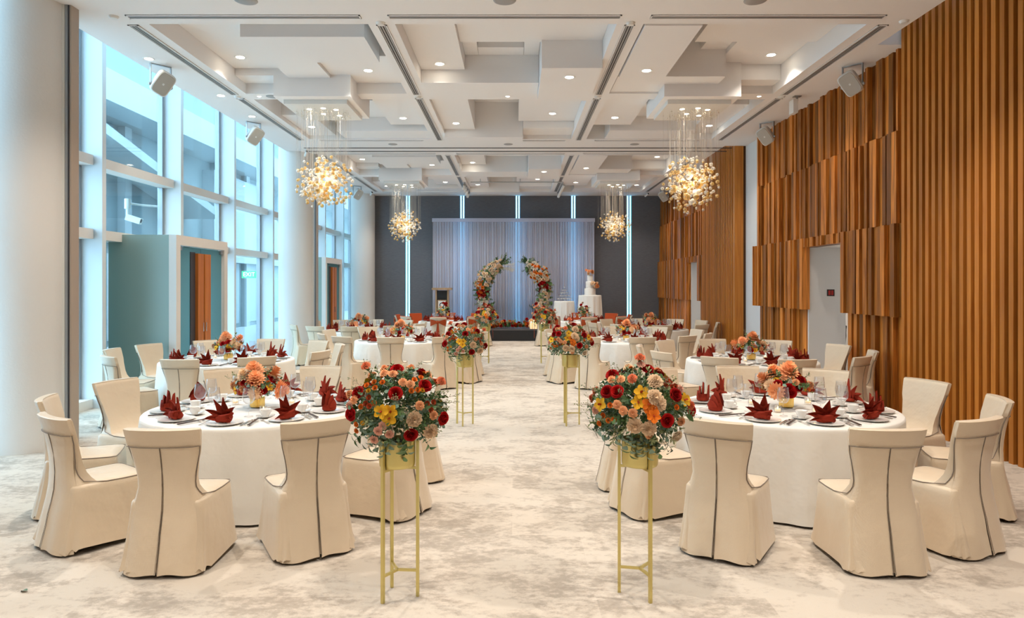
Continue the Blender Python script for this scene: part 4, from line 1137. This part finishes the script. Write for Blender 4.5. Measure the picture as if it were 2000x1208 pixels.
for key, t in TABLES.items():
    ti += 1
    c, r_, nm = t['c'], t['r'], t['name']
    vip = t.get('vip', False); pos = POS8 if vip else POS
    tb = empty('banquet_table', (c[0], c[1], 0)); tag(tb, f'round banquet table under the white cloth, {nm}', 'table', 'round banquet tables')
    put('tabletop', MB().cyl(r_ - .004, .715, .748, 48).mesh('tabletop', 'wood_light'), tb)
    for k in range(4):
        a = PI / 4 + k * PI / 2
        put('leg', MB().cyl(.018, 0, .72, 10).mesh('leg', 'grey_metal'), tb, (.6 * r_ * math.cos(a), .6 * r_ * math.sin(a), 0))
    q = (r_, ti % 3)
    if q not in cl_cache: cl_cache[q] = cloth_mesh(r_, .75, ti % 3)
    tag(put('tablecloth', cl_cache[q], None, (c[0], c[1], 0), ti * .7), f'white floor-length cloth draped over the {nm}', 'tablecloth', 'white round tablecloths')
    # chairs
    for i, (a, d) in enumerate(zip(t['ch'], t['di'])):
        x, y = pol(c, a, max(d, 1.64 if not vip else 1.46) - .30)
        jit = rnd.uniform(-4, 4)
        rot = R(a + 90 + jit)
        if vip: chair(x, y, rot, f'ivory slipcovered chair with rust sash bow at the {pos[i]} of the {nm}', 'sash chairs at the stage tables', True, False)
        else: chair(x, y, rot, f'ivory slipcovered chair at the {pos[i]} of the {nm}', 'ivory slipcovered banquet chairs', False, t['full'] > 0)
    # place settings
    pl = PLACE if not vip else t['ch']
    for i, a in enumerate(pl):
        aa = a + rnd.uniform(-1.0, 1.0)
        pr = r_ - .19
        P = pos[i]
        rot = R(aa + 90)
        fx, fy = -math.cos(R(aa)), -math.sin(R(aa)); rx, ry = fy, -fx
        def at(f, s_): return (c[0] + math.cos(R(aa)) * pr + fx * f + rx * s_, c[1] + math.sin(R(aa)) * pr + fy * f + ry * s_, TOP)
        p = at(0, 0)
        tag(put('dinner_plate', plate_me, None, p, rot), f'white round plate at the {P} of the {nm}', 'plate', 'white dinner plates')
        mit = abs(math.cos(R(aa))) > .78 and i != 7
        bm, pts = NAPM if mit else NAP[(i + ti) % 3]
        n_ = empty('folded_napkin', (p[0], p[1], TOP + .0112), rot + rnd.uniform(-.35, .35))
        tag(n_, f'red {"hood" if mit else "fan"}-folded napkin at the {P} of the {nm}', 'napkin', 'dark red folded napkins')
        put('wrapped_base', bm, n_)
        for q_ in pts: put('folded_point', q_, n_)
        g = empty('wine_glass', at(.27, .09), rot); tag(g, f'clear stemmed wine glass behind the {P} plate of the {nm}', 'wine glass', 'stemmed wine glasses')
        put('bowl', gl_bowl, g); put('stem', gl_stem, g)
        if t['full'] >= 1:
            s0 = at(.205, -.10)
            tag(put('saucer', saucer_me, None, s0, rot), f'white saucer beside the {P} plate of the {nm}', 'saucer', 'white saucers')
            k = empty('teacup', (s0[0], s0[1], TOP + .005), rot + rnd.uniform(-1, 1)); tag(k, f'white teacup beside the {P} plate of the {nm}', 'teacup', 'white teacups')
            put('bowl', cup_me, k); put('handle', cup_h, k)
        if t['full'] >= 2:
            k = empty('chopsticks', at(.02, .222), rot + rnd.uniform(-.06, .06)); tag(k, f'dark chopsticks right of the {P} plate, {nm}', 'chopsticks', 'dark chopsticks')
            for s_ in (-1, 1): put('chopstick', stick_m, k, (s_ * .006, 0, 0))
            put('rest', rest_m, k)
            tag(put('spoon', spoon_m, None, at(-.01, .185), rot), f'silver spoon between plate and chopsticks at the {P}, {nm}', 'spoon', 'silver spoons')
            tag(put('knife', knife_m, None, at(0, .162), rot), f'silver knife right of the {P} plate of the {nm}', 'knife', 'silver knives')
            tag(put('fork', fork_m, None, at(0, -.165), rot), f'silver fork left of the {P} plate of the {nm}', 'fork', 'silver forks')
    # tealights
    if t['full'] >= 1:
        for i, a in enumerate((-125, -60, 30, 150)):
            x, y = pol(c, a, .30)
            k = empty('tealight', (x, y, TOP)); tag(k, f'lit tealight, {("near left", "near right", "far right", "far left")[i]} of the centrepiece, {nm}', 'candle', 'tealight candles')
            put('glass', tea_glass, k); put('wax', tea_wax, k); put('flame', tea_fl, k)
    # centrepiece
    v = empty('flower_vase', (c[0], c[1], TOP)); tag(v, f'ribbed gold vase in the middle of the {nm}', 'vase', 'gold vases')
    put('vessel', vase_me, v)
    f = empty('table_bouquet', (c[0], c[1], TOP + .075)); tag(f, f'peach, red and yellow bouquet in the gold vase of the {nm}', 'flowers', 'table bouquets')
    if not vip:
        ellipsoid_fill(f, (0, 0, .10), .19, .19, .13, [('apricot_dahlia', 3, 1.35), ('peach_dahlia', 2, 1.1), ('peach_carnation', 7, 1.0), ('red_rose', 6, 1.05), ('rust_mum', 5, 1.3), ('yellow_orchid', 7, .95), ('orange_mum', 4, 1.2), ('coral_carnation', 3, .9)], ti * 11, 24, 4, -.2, None, 1.0)
        flower('apricot_dahlia', f, (-.01, -.05, .235), (.1, -.6, 1), 1.45)
        flower('red_rose', f, (.06 if ti % 2 else -.07, -.17, .09), (.2, -1, .4), 1.15)
        flower('peach_carnation', f, (-.17 if ti % 2 else .17, -.08, .13), (-.6 if ti % 2 else .6, -.6, .5), 1.2)
        for k in range(9):
            a = k * 41 + ti * 17
            stemmed_leaf(f, (.06 * math.cos(R(a)), .06 * math.sin(R(a)), .07), (math.cos(R(a)), math.sin(R(a)), .6), 6, LEAF_E, k + ti)
    else:
        ellipsoid_fill(f, (0, 0, .12), .20, .18, .16, [('red_rose', 6, 1.0), ('peach_carnation', 5, 1), ('orange_mum', 6, 1.2), ('yellow_orchid', 4, 1), ('cream_rose', 3, 1)], ti * 13, 22, 4, -.3)
        for k in range(12):
            a = rnd.uniform(0, 360); h = rnd.uniform(.25, .5)
            put('leaf_sprig', rnd.choice(SPRIG_BIG), f, (.05 * math.cos(R(a)), .05 * math.sin(R(a)), .1), aim((math.cos(R(a)) * .5, math.sin(R(a)) * .5, 1)), .9)
            flower(rnd.choice(['red_rose', 'orange_mum', 'peach_carnation', 'red_rose']), f, (.12 * math.cos(R(a)), .10 * math.sin(R(a)), h), (math.cos(R(a)), math.sin(R(a)) - .4, .8), 1.1)

# ================================================================== AISLE FLOWER STANDS
def stand(x, y, a0, label):
    s = empty('flower_stand', (x, y, 0), a0); tag(s, label, 'plant stand', 'gold aisle flower stands')
    rl = .122; H = .93
    for k in range(3):
        a = k * 2 * PI / 3
        put('leg', MB().box(-.009, .009, -.009, .009, 0, H).mesh('leg', 'gold', False), s, (rl * math.cos(a), rl * math.sin(a), 0), a)
        for z in (.155, .765):
            put('brace', MB().box(0, rl, -.007, .007, z - .007, z + .007).mesh('brace', 'gold', False), s, (0, 0, 0), a)
    p = put('pot', MB().lathe([(0, .775), (.100, .775), (.106, .782), (.108, .80), (.108, .935), (.102, .935), (.102, .90), (0, .90)], 36).mesh('pot', 'gold', True, 50), s)
    put('soil', MB().disc(.101, .912, 24).mesh('soil', 'pot_fill_dark', False), p)
LFT = dict(red_rose=[(600, 385), (165, 595), (740, 770), (1015, 660), (560, 200), (225, 400), (850, 340)], peach_carnation=[(455, 230), (540, 235), (110, 440), (200, 460), (820, 500), (940, 600), (650, 300), (720, 320)],
           coral_carnation=[(260, 175), (985, 320)], cream_carnation=[(770, 620), (910, 750)], pink_carnation=[(495, 670), (445, 725), (555, 745), (405, 805), (150, 520)],
           yellow_orchid=[(480, 540), (555, 600), (560, 545)], orange_mum=[(380, 300), (230, 680), (275, 515), (750, 285), (790, 370), (460, 300), (410, 470), (230, 740), (400, 345), (310, 330), (800, 275), (740, 370)],
           rust_mum=[(300, 400), (350, 430), (370, 495), (880, 495), (930, 490), (915, 550), (325, 480)], yellow_mum=[(300, 655), (340, 370), (830, 375)])
RGT = dict(red_rose=[(335, 390), (770, 628), (880, 415), (665, 205), (320, 260), (1060, 590), (250, 400)], peach_carnation=[(385, 285), (310, 300), (375, 545), (455, 560), (925, 660), (325, 500), (620, 770)],
           coral_carnation=[(590, 95), (485, 275), (1040, 530)], cream_carnation=[(690, 295), (660, 420), (700, 480), (480, 680), (600, 700)], pink_carnation=[(600, 165), (940, 380), (150, 580)],
           yellow_orchid=[(545, 380), (515, 470), (190, 520), (975, 470)], orange_orchid=[(600, 480), (620, 540), (640, 580)], orange_mum=[(250, 650), (300, 640), (265, 510), (870, 520), (180, 700), (210, 615)],
           rust_mum=[(850, 310), (790, 330), (890, 345), (855, 350), (820, 300)], cream_rose=[(890, 800)])
def arrangement(x, y, label, specs, ox, px_c, full):
    """specs: flower heads in the near half as (across, down) on a 0-1208 card 0.732 m wide"""
    f = empty("flower_arrangement", (x, y, .905 if full else .885)); tag(f, label, 'flowers', 'aisle flower arrangements')
    rx, ry, rz = .30, .28, .25; cz = .20
    k_ = .732 / 1208
    r0 = random.Random(label)
    for kind, pts in specs.items():
        for (u, v) in pts:
            lx = u * k_ - px_c; lz = .62 - v * k_ - .05
            dx = lx / rx; dz = (lz - cz) / rz; q = 1 - dx * dx - dz * dz
            ly = -ry * math.sqrt(max(q, .02)) * r0.uniform(.92, 1.05)
            d = Vector((dx / rx, ly / ry / ry, dz / rz)).normalized()
            if q < 0: d = Vector((dx, -.35, dz + .3)).normalized()
            flower(kind, f, (lx, ly, lz), d + Vector((0, -.35, 0)), {'red_rose': .92, 'cream_rose': .8, 'peach_carnation': .82, 'coral_carnation': .95}.get(kind, 1.05))
            if q < .15:
                p0 = Vector((lx * .35, ly * .3, cz + (lz - cz) * .3)); p1 = Vector((lx, ly, lz)) - d * .02
                put('flower_stem', MB().tube([p0, (p0 + p1) / 2 + Vector((0, 0, .01)), p1], .003, 5).mesh('flower_stem', 'stem'), f)
    core = MB()
    for q_ in range(1500 if full else 700):
        z = r0.uniform(-.7, .98); a = r0.uniform(0, 6.28); rr = math.sqrt(1 - z * z); q = r0.uniform(.45, .84)
        d = Vector((rr * math.cos(a), rr * math.sin(a), z)); p = Vector((d.x * rx * q, d.y * ry * q, cz + d.z * rz * q))
        L = r0.uniform(.022, .042); w = L * r0.uniform(.22, .36)
        M = Matrix.Translation(p) @ aim(d + Vector((r0.uniform(-.9, .9), r0.uniform(-.9, .9), r0.uniform(-.9, .5))), r0.uniform(0, 6)).to_matrix().to_4x4()
        core.add([(0, 0, 0), (w, .15 * w, L * .5), (0, .0, L), (-w, .15 * w, L * .5), (0, -.1 * w, L * .5)], [(0, 1, 4), (1, 2, 4), (2, 3, 4), (3, 0, 4)], r0.choice((0, 0, 1, 2)), M)
    fo_ = put('foliage', core.mesh('foliage', ['leaf_green', 'leaf_olive', 'leaf_blue'], True, 180), f); fo_['kind'] = 'stuff'
    # rest of the ball
    back = [('red_rose', 5), ('peach_carnation', 6), ('cream_carnation', 3), ('orange_mum', 6), ('coral_carnation', 3), ('yellow_orchid', 3)]
    for kind, n in back:
        for _ in range(n):
            a = r0.uniform(20, 160); el = r0.uniform(-10, 75)
            d = Vector((math.cos(R(a)) * math.cos(R(el)), math.sin(R(a)) * math.cos(R(el)), math.sin(R(el))))
            flower(kind, f, (d.x * rx, d.y * ry, cz + d.z * rz), d, .9)
    for k in range(130 if full else 80):
        z = r0.uniform(-.48 if full else -.62, .97); a = r0.uniform(0, 6.28); rr = math.sqrt(1 - z * z)
        d = Vector((rr * math.cos(a), rr * math.sin(a), z))
        o = d + Vector((r0.uniform(-.35, .35), r0.uniform(-.35, .35), r0.uniform(-.5, .1)))
        put('leaf_sprig', r0.choice(SPRIG), f, (d.x * rx * .52, d.y * ry * .52, cz + d.z * rz * .52), aim(o, r0.uniform(0, 6)), r0.uniform(.75, 1.0))
    for k in range(26 if full else 12):
        a = r0.uniform(0, 6.28); z = r0.uniform(-.8, .35) if abs(math.cos(a)) > .75 or math.sin(a) > 0 else r0.uniform(-.88, -.55); rr = math.sqrt(1 - z * z)
        d = Vector((rr * math.cos(a), rr * math.sin(a), z))
        stemmed_leaf(f, (d.x * rx * .6, d.y * ry * .6, cz + d.z * rz * .6), d + Vector((0, 0, -.15)), 5, LEAF_E if k % 3 else LEAF_G, k)
    for k in range(22):
        a = r0.uniform(0, 6.28); z = r0.uniform(-.2, .9); rr = math.sqrt(1 - z * z)
        d = Vector((rr * math.cos(a), rr * math.sin(a), z))
        put('waxflower_wisp', r0.choice(WISP), f, (d.x * rx * .72, d.y * ry * .72, cz + d.z * rz * .72), aim(d, 0), r0.uniform(.75, 1.0))
for x, y, a0, nm, sp, full in ((-.692, 4.07, R(-4), 'front left', LFT, True), (.757, 4.09, R(49), 'front right', RGT, True), (-.655, 9.07, R(-95), 'middle left', LFT, False), (.75, 9.07, R(2), 'middle right', RGT, False),
                        (-.655, 16.3, R(60), 'far left', RGT, False), (.72, 16.3, R(0), 'far right', LFT, False)):
    stand(x, y, a0, f'slim gold three-legged flower stand with pot, {nm} of the aisle')
    arrangement(x, y, f'big round arrangement of red roses and peach carnations, {nm} of the aisle', sp, 0, .335 if sp is LFT else .365, full)

# ================================================================== CHANDELIERS
def ball_mesh(n, m, nu, nv): return MB().sphere(1.0, (0, 0, 0), nu, nv).mesh('glass_ball', m)
BG, BC, BB = ball_mesh('g', 'ball_gold', 14, 9), ball_mesh('c', 'ball_clear', 14, 9), ball_mesh('b', 'added_bulb_glow', 12, 8)
BGs, BCs = None, None
ch_spot = bpy.data.lights.new('chandelier_glow', 'POINT'); ch_spot.energy = CHAND_W; ch_spot.color = (1.0, .88, .70); ch_spot.shadow_soft_size = .30
can_spot = bpy.data.lights.new('canopy_beam', 'SPOT'); can_spot.energy = 45; can_spot.color = WARM; can_spot.spot_size = R(80); can_spot.spot_blend = .6; can_spot.shadow_soft_size = .04
for ci, (x, y, z) in enumerate(CH):
    near = y < 15
    c = empty('chandelier', (x, y, z)); tag(c, 'ball cluster chandelier of clear and gold glass, ' + ('near the left windows', 'near the right wood wall', 'far left before the dark wall', 'far right before the dark wall')[ci], 'chandelier', 'glass ball chandeliers')
    zt = 4.90 - z
    put('canopy', MB().box(-.52, .52, -.56, .56, zt - .07, zt).mesh('canopy', 'white_plastic', False), c)
    for k, (dx, dy) in enumerate(((-.2, -.22), (.05, -.28), (.24, -.18), (-.05, .1), (.2, .22))):
        s = put('spotlight', MB().disc(.04, zt - .072, 16, up=False).mesh('spotlight', 'lamp_small', False), c, (dx, dy, 0))
    r0 = random.Random(100 + ci); wires = MB(); balls = []
    nb = 270 if near else 230
    tries = 0
    while len(balls) < nb and tries < 20000:
        tries += 1
        d = Vector((r0.gauss(0, 1), r0.gauss(0, 1), r0.gauss(0, 1))).normalized()
        big = len(balls) < 26
        rad = r0.uniform(.0, .30) if big else r0.uniform(.22, .50) ** 1.0
        s = r0.uniform(.042, .068) if big else r0.uniform(.019, .034)
        p = d * rad
        if any((p - q).length < (s + t_) * .93 for q, t_ in balls): continue
        balls.append((p, s))
    small = MB()
    for k, (p, s) in enumerate(balls):
        put('glass_ball', (BG if r0.random() < .52 else BC), c, p, None, s)
        if k % 2 == 0:
            wx, wy = p.x, p.y
            wires.tube([(wx, wy, p.z + s), (wx, wy, zt - .07)], .0011 if near else .0016, 3, caps=False)
            wires.sphere(.008, (wx, wy, zt - .09 - .06 * r0.random()), 5, 3)
    for k in range(6):  # bulbs added among the balls to brighten the core
        d = Vector((r0.gauss(0, 1), r0.gauss(0, 1), r0.gauss(0, 1))).normalized() * r0.uniform(.05, .25)
        put('added_bulb', BB, c, d, None, .022)
    w = put('suspension_wires', wires.mesh('suspension_wires', 'wire'), c); w['kind'] = 'stuff'
    for dx, dy in ((-.2, -.2), (.22, .2)):
        l2 = bpy.data.objects.new('canopy_beam', can_spot); COL.objects.link(l2); l2.parent = c; l2.location = (dx, dy, zt - .08)
    l = bpy.data.objects.new('chandelier_light', ch_spot); COL.objects.link(l); l.parent = c; l.location = (0, 0, 0)

# ================================================================== STAGE
stg = empty('stage', (.1, 23.55, 0)); tag(stg, 'low black stage with pleated skirt in front of the drape', 'stage')
SW, SD, SH = 3.25, .85, .40
put('deck', MB().box(-SW, SW, -SD, SD, SH - .05, SH).mesh('deck', 'stage_top', False), stg)
rws = []
nP = 170
for z in (0.0, .15, SH - .045):
    rws.append([(-SW + 2 * SW * j / nP, -SD + .012 - (.014 if j % 2 else 0) * (1.2 - z), z) for j in range(nP + 1)])
put('skirt', MB().grid(rws).mesh('skirt', 'stage_skirt', True, 180), stg)
for s in (-1, 1): put('skirt_side', MB().box(s * SW - .01, s * SW + .01, -SD, SD, 0, SH - .05).mesh('skirt_side', 'stage_skirt', False), stg)
for x in (-2.4, 0, 2.4): put('support', MB().box(-.03, .03, -.6, .6, 0, SH - .05).mesh('support', 'black', False), stg, (x, 0, 0))
# drape
dr = empty('backdrop_drape', (0, 24.18, SH)); tag(dr, 'tall sheer white pleated drape hung behind the floral arch', 'drape')
r0 = random.Random(77); nD = 1000; ph = [r0.uniform(0, 6) for _ in range(4)]
def dfold(x): return .026 * math.sin(x * 74 + 3 * math.sin(x * 3.1 + ph[0])) + .016 * math.sin(x * 121 + ph[1] + 2.5 * math.sin(x * 5)) + .016 * math.sin(x * 23 + ph[2])
rws = []
for z, a in ((.01, 1.0), (1.2, .95), (2.4, .85), (3.70, .6)):
    rws.append([(-2.86 + 5.72 * j / nD, dfold(-2.86 + 5.72 * j / nD + .004 * math.sin(z * 2 + j * .05)) * a, z) for j in range(nD + 1)])
put('curtain', MB().grid(rws).mesh('curtain', 'sheer', True, 180), dr)
put('header', MB().box(-2.88, 2.88, -.05, .05, 3.70, 3.83).mesh('header', 'sheer', False), dr)
for x in (-2.84, 2.84): put('pole', MB().cyl(.025, 0, 3.8, 12).mesh('pole', 'grey_metal'), dr, (x, .07, 0))

# floral crescents
def crescent(s, label, a0, a1, seed, kinds):
    f = empty('flower_crescent', (s * .92, 23.35, SH)); tag(f, label, 'flowers')
    r0 = random.Random(seed); Rr = 1.06; cz = 1.22
    def pt(t): a = R(a0 + (a1 - a0) * t); return Vector((s * (Rr * math.cos(a)) - s * .92 + s * .02, 0, cz + Rr * math.sin(a))), Vector((s * math.cos(a), 0, math.sin(a)))
    path = [pt(i / 20)[0] for i in range(21)]
    put('frame', MB().tube(path, .03, 8).mesh('frame', 'stem'), f)
    put('foot', MB().box(-.2, .2, -.15, .15, 0, .03).box(-.03, .03, -.03, .03, 0, max(.05, path[0].z)).mesh('foot', 'black', False), f, (path[0].x, 0, 0))
    n = 190
    for i in range(n):
        t = (i + r0.random()) / n
        c_, rad = pt(t); wd = (.23 + .06 * math.sin(t * 9 + seed)) * (1.0 if t < .85 else 1.0 - (t - .85) * 2)
        u = r0.uniform(-1, 1); v = -math.sqrt(max(0, 1 - u * u)) if r0.random() < .72 else math.sqrt(max(0, 1 - u * u))
        p = c_ + rad * u * wd + Vector((0, v * wd * .75, r0.uniform(-.03, .03)))
        k = min(int(t * len(kinds) + r0.uniform(-.35, .35)), len(kinds) - 1); k = max(k, 0)
        flower(r0.choice(kinds[k]), f, p, rad * u + Vector((0, v * 1.1, .25)), r0.uniform(1.05, 1.5))
    for i in range(85):
        t = r0.random(); c_, rad = pt(t); u = r0.uniform(-1, 1); v = r0.uniform(-1, .8)
        put('leaf_sprig', r0.choice(SPRIG_BIG), f, c_ + rad * u * .08, aim(rad * u + Vector((0, v, r0.uniform(-.3, .5))), r0.uniform(0, 6)), r0.uniform(.65, 1.0))
    for i in range(10):
        c_, rad = pt(r0.uniform(.93, 1.0))
        tan = (pt(1.0)[0] - pt(.95)[0]).normalized()
        put('leaf_sprig', r0.choice(SPRIG_BIG), f, c_, aim(tan + rad * r0.uniform(-.5, .9) + Vector((0, r0.uniform(-.4, .4), .2)), r0.uniform(0, 6)), r0.uniform(.9, 1.3))
    return f
kA = [['red_rose', 'peach_carnation', 'rust_rose'], ['cream_rose', 'white_rose'], ['red_rose', 'orange_rose', 'rust_rose'], ['orange_rose', 'peach_rose', 'peach_carnation'], ['cream_rose', 'peach_rose', 'cream_carnation'], ['cream_rose', 'peach_rose', 'white_rose'], ['peach_rose', 'cream_rose', 'cream_carnation']]
kB = [['peach_carnation', 'red_rose', 'pink_carnation'], ['white_rose', 'cream_rose', 'cream_carnation'], ['cream_rose', 'white_rose', 'peach_rose'], ['red_rose', 'rust_rose', 'red_rose'], ['orange_rose', 'peach_rose', 'cream_rose'], ['peach_rose', 'cream_rose', 'orange_rose'], ['white_rose', 'white_rose', 'cream_rose']]
fa = crescent(-1, 'curved flower crescent on the stage, left half with peach top', -40, 68, 21, kA)
r0 = random.Random(5)
for i in range(14):
    put('bleached_plume', PLUME, fa, (.52 + r0.uniform(-.05, .05), -.1, 2.12 + r0.uniform(-.08, .05)), aim((1, r0.uniform(-.4, .1), r0.uniform(-.35, .1)), r0.uniform(0, 6)), (.9, .9, 1.2))
crescent(1, 'curved flower crescent on the stage, right half with white top', -40, 66, 33, kB)
bed = empty('flower_bed', (.12, 22.95, SH)); tag(bed, 'low bed of orange and red flowers along the stage front', 'flowers')
for i in range(130):
    x = r0.uniform(-.95, .95); h = .16 + .14 * abs(math.sin(x * 4)) * r0.random()
    k = r0.choice(['orange_rose', 'orange_mum', 'rust_rose', 'orange_orchid', 'red_rose'] if x < .35 else ['peach_carnation', 'cream_rose', 'peach_rose', 'cream_carnation', 'orange_rose'])
    flower(k, bed, (x, r0.uniform(-.04, .22), h * r0.uniform(.35, 1.1)), (r0.uniform(-.4, .4), -1, r0.uniform(.1, .9)), r0.uniform(1.0, 1.4) * (2 if 'mum' in k else 1))
for i in range(60):
    put('leaf_sprig', r0.choice(SPRIG_BIG), bed, (r0.uniform(-.95, .95), r0.uniform(0, .2), .01), aim((r0.uniform(-.5, .5), r0.uniform(-.8, .2), 1)), r0.uniform(.6, 1.0))
for i, (x, hh) in enumerate(((.55, .20), (.66, .24), (.74, .16), (.86, .20), (.97, .15), (1.06, .22))):
    k = empty('pillar_candle', (.12 + x * .85, 22.78, SH)); tag(k, 'lit cream pillar candle at the stage edge, ' + ('first', 'second', 'third', 'fourth', 'fifth', 'sixth')[i] + ' from the left', 'candle', 'pillar candles on the stage')
    put('wax', MB().cyl(.042, 0, hh, 16).mesh('wax', 'wax'), k); put('flame', MB().sphere(.015, (0, 0, hh + .025), 8, 6, 0, (.7, .7, 1.8)).mesh('flame', 'flame'), k)

# lectern
lc = empty('lectern', (-2.42, 23.2, SH)); tag(lc, 'pale wood and black lectern with a framed sign, left on the stage', 'lectern')
put('top', MB().box(-.33, .33, -.22, .22, 1.30, 1.37).mesh('top', 'wood_light', False), lc)
for s in (-1, 1): put('post', MB().box(s * .20 - .025, s * .20 + .025, -.12, .12, .03, 1.30).mesh('post', 'wood_light', False), lc)
put('panel', MB().box(-.17, .17, -.08, .10, .06, 1.28).mesh('panel', 'black', False), lc)
put('base', MB().box(-.30, .30, -.22, .22, 0, .05).mesh('base', 'wood_light', False), lc)
fr = empty('sign_frame', (-2.42, 23.06, SH + .60)); tag(fr, 'small framed sign with a round dark emblem on the lectern front', 'sign')
put('frame', MB().box(-.15, .15, 0, .02, 0, .36).mesh('frame', 'wood_light', False), fr)
put('sheet', MB().box(-.12, .12, -.004, 0, .03, .33).mesh('sheet', 'china', False), fr)
put('emblem', MB().lathe([(.055, 0), (.085, 0)], 24).box(-.01, .07, -.10, -.08, 0, .001).mesh('emblem', 'black', False), fr, (0, -.006, .19), (R(90), 0, 0))
# stage-side tables with champagne tower and cake
def side_table(x, y, r, H, nm):
    t = empty('cocktail_table', (x, y, SH)); tag(t, f'round table under a white cloth on the stage, {nm}', 'table')
    put('tabletop', MB().cyl(r - .006, H - .035, H - .004, 32).mesh('tabletop', 'wood_light'), t); put('post', MB().cyl(.04, 0, H - .03, 12).mesh('post', 'grey_metal'), t)
    put('foot', MB().cyl(.22, 0, .02, 20).mesh('foot', 'grey_metal'), t)
    tag(put('tablecloth', cloth_mesh(r, H, 8, 96), None, (x, y, SH)), f'white floor-length cloth over the stage table, {nm}', 'tablecloth')
side_table(1.71, 23.05, .33, .92, 'carrying the glass tower'); side_table(2.57, 22.95, .37, 1.12, 'carrying the cake')
lev = [5, 4, 3, 2, 1]; sp_ = .104
for l, n in enumerate(lev):
    k = 0
    for i in range(n):
        for j in range(n - i):
            x = (i + j / 2 - (n - 1) / 2 + (0)) * sp_ - 0; 
            px_ = 1.71 + (j + i / 2 - (n - 1) / 2) * sp_; py_ = 23.05 + (i - (n - 1) / 3) * sp_ * .866
            tag(put('coupe_glass', coupe_me, None, (px_, py_, SH + .926 + l * .0965)), 'coupe glass in the ' + ('bottom', 'second', 'middle', 'fourth', 'top')[l] + ' tier of the stacked glass tower on stage', 'coupe glass', 'coupe glasses in the tower')
ck = empty('wedding_cake', (2.57, 22.95, SH + 1.126)); ck.scale = (1.15, 1.15, 1.15); tag(ck, 'three-tier white cake with peach flowers on the stage table', 'cake')
for r_, z0, z1 in ((.165, .0, .20), (.125, .20, .40), (.085, .40, .58)):
    put('tier', MB().lathe([(0, z0), (r_, z0), (r_, z1 - .012), (r_ - .012, z1), (0, z1)], 32).mesh('tier', 'icing', True, 60), ck)
put('board', MB().cyl(.20, -.012, .0, 28).mesh('board', 'china'), ck, (0, 0, .013))
for i in range(26):
    top = i < 13; c0 = Vector((-.01, -.02, .66)) if top else Vector((.11, -.10, .30))
    d = Vector((r0.uniform(-1, 1), r0.uniform(-1, .2), r0.uniform(-.6, 1))).normalized()
    flower(r0.choice(['peach_carnation', 'peach_rose', 'apricot_dahlia', 'peach_dahlia']), ck, c0 + d * r0.uniform(.05, .10), d, r0.uniform(.8, 1.2))

# fallen leaf on the carpet
tag(put('fallen_leaf', LEAF_G, None, (-2.93, 4.11, .012), (R(8), 0, 1.2), .9), 'single green leaf lying on the carpet at the front left', 'leaf')
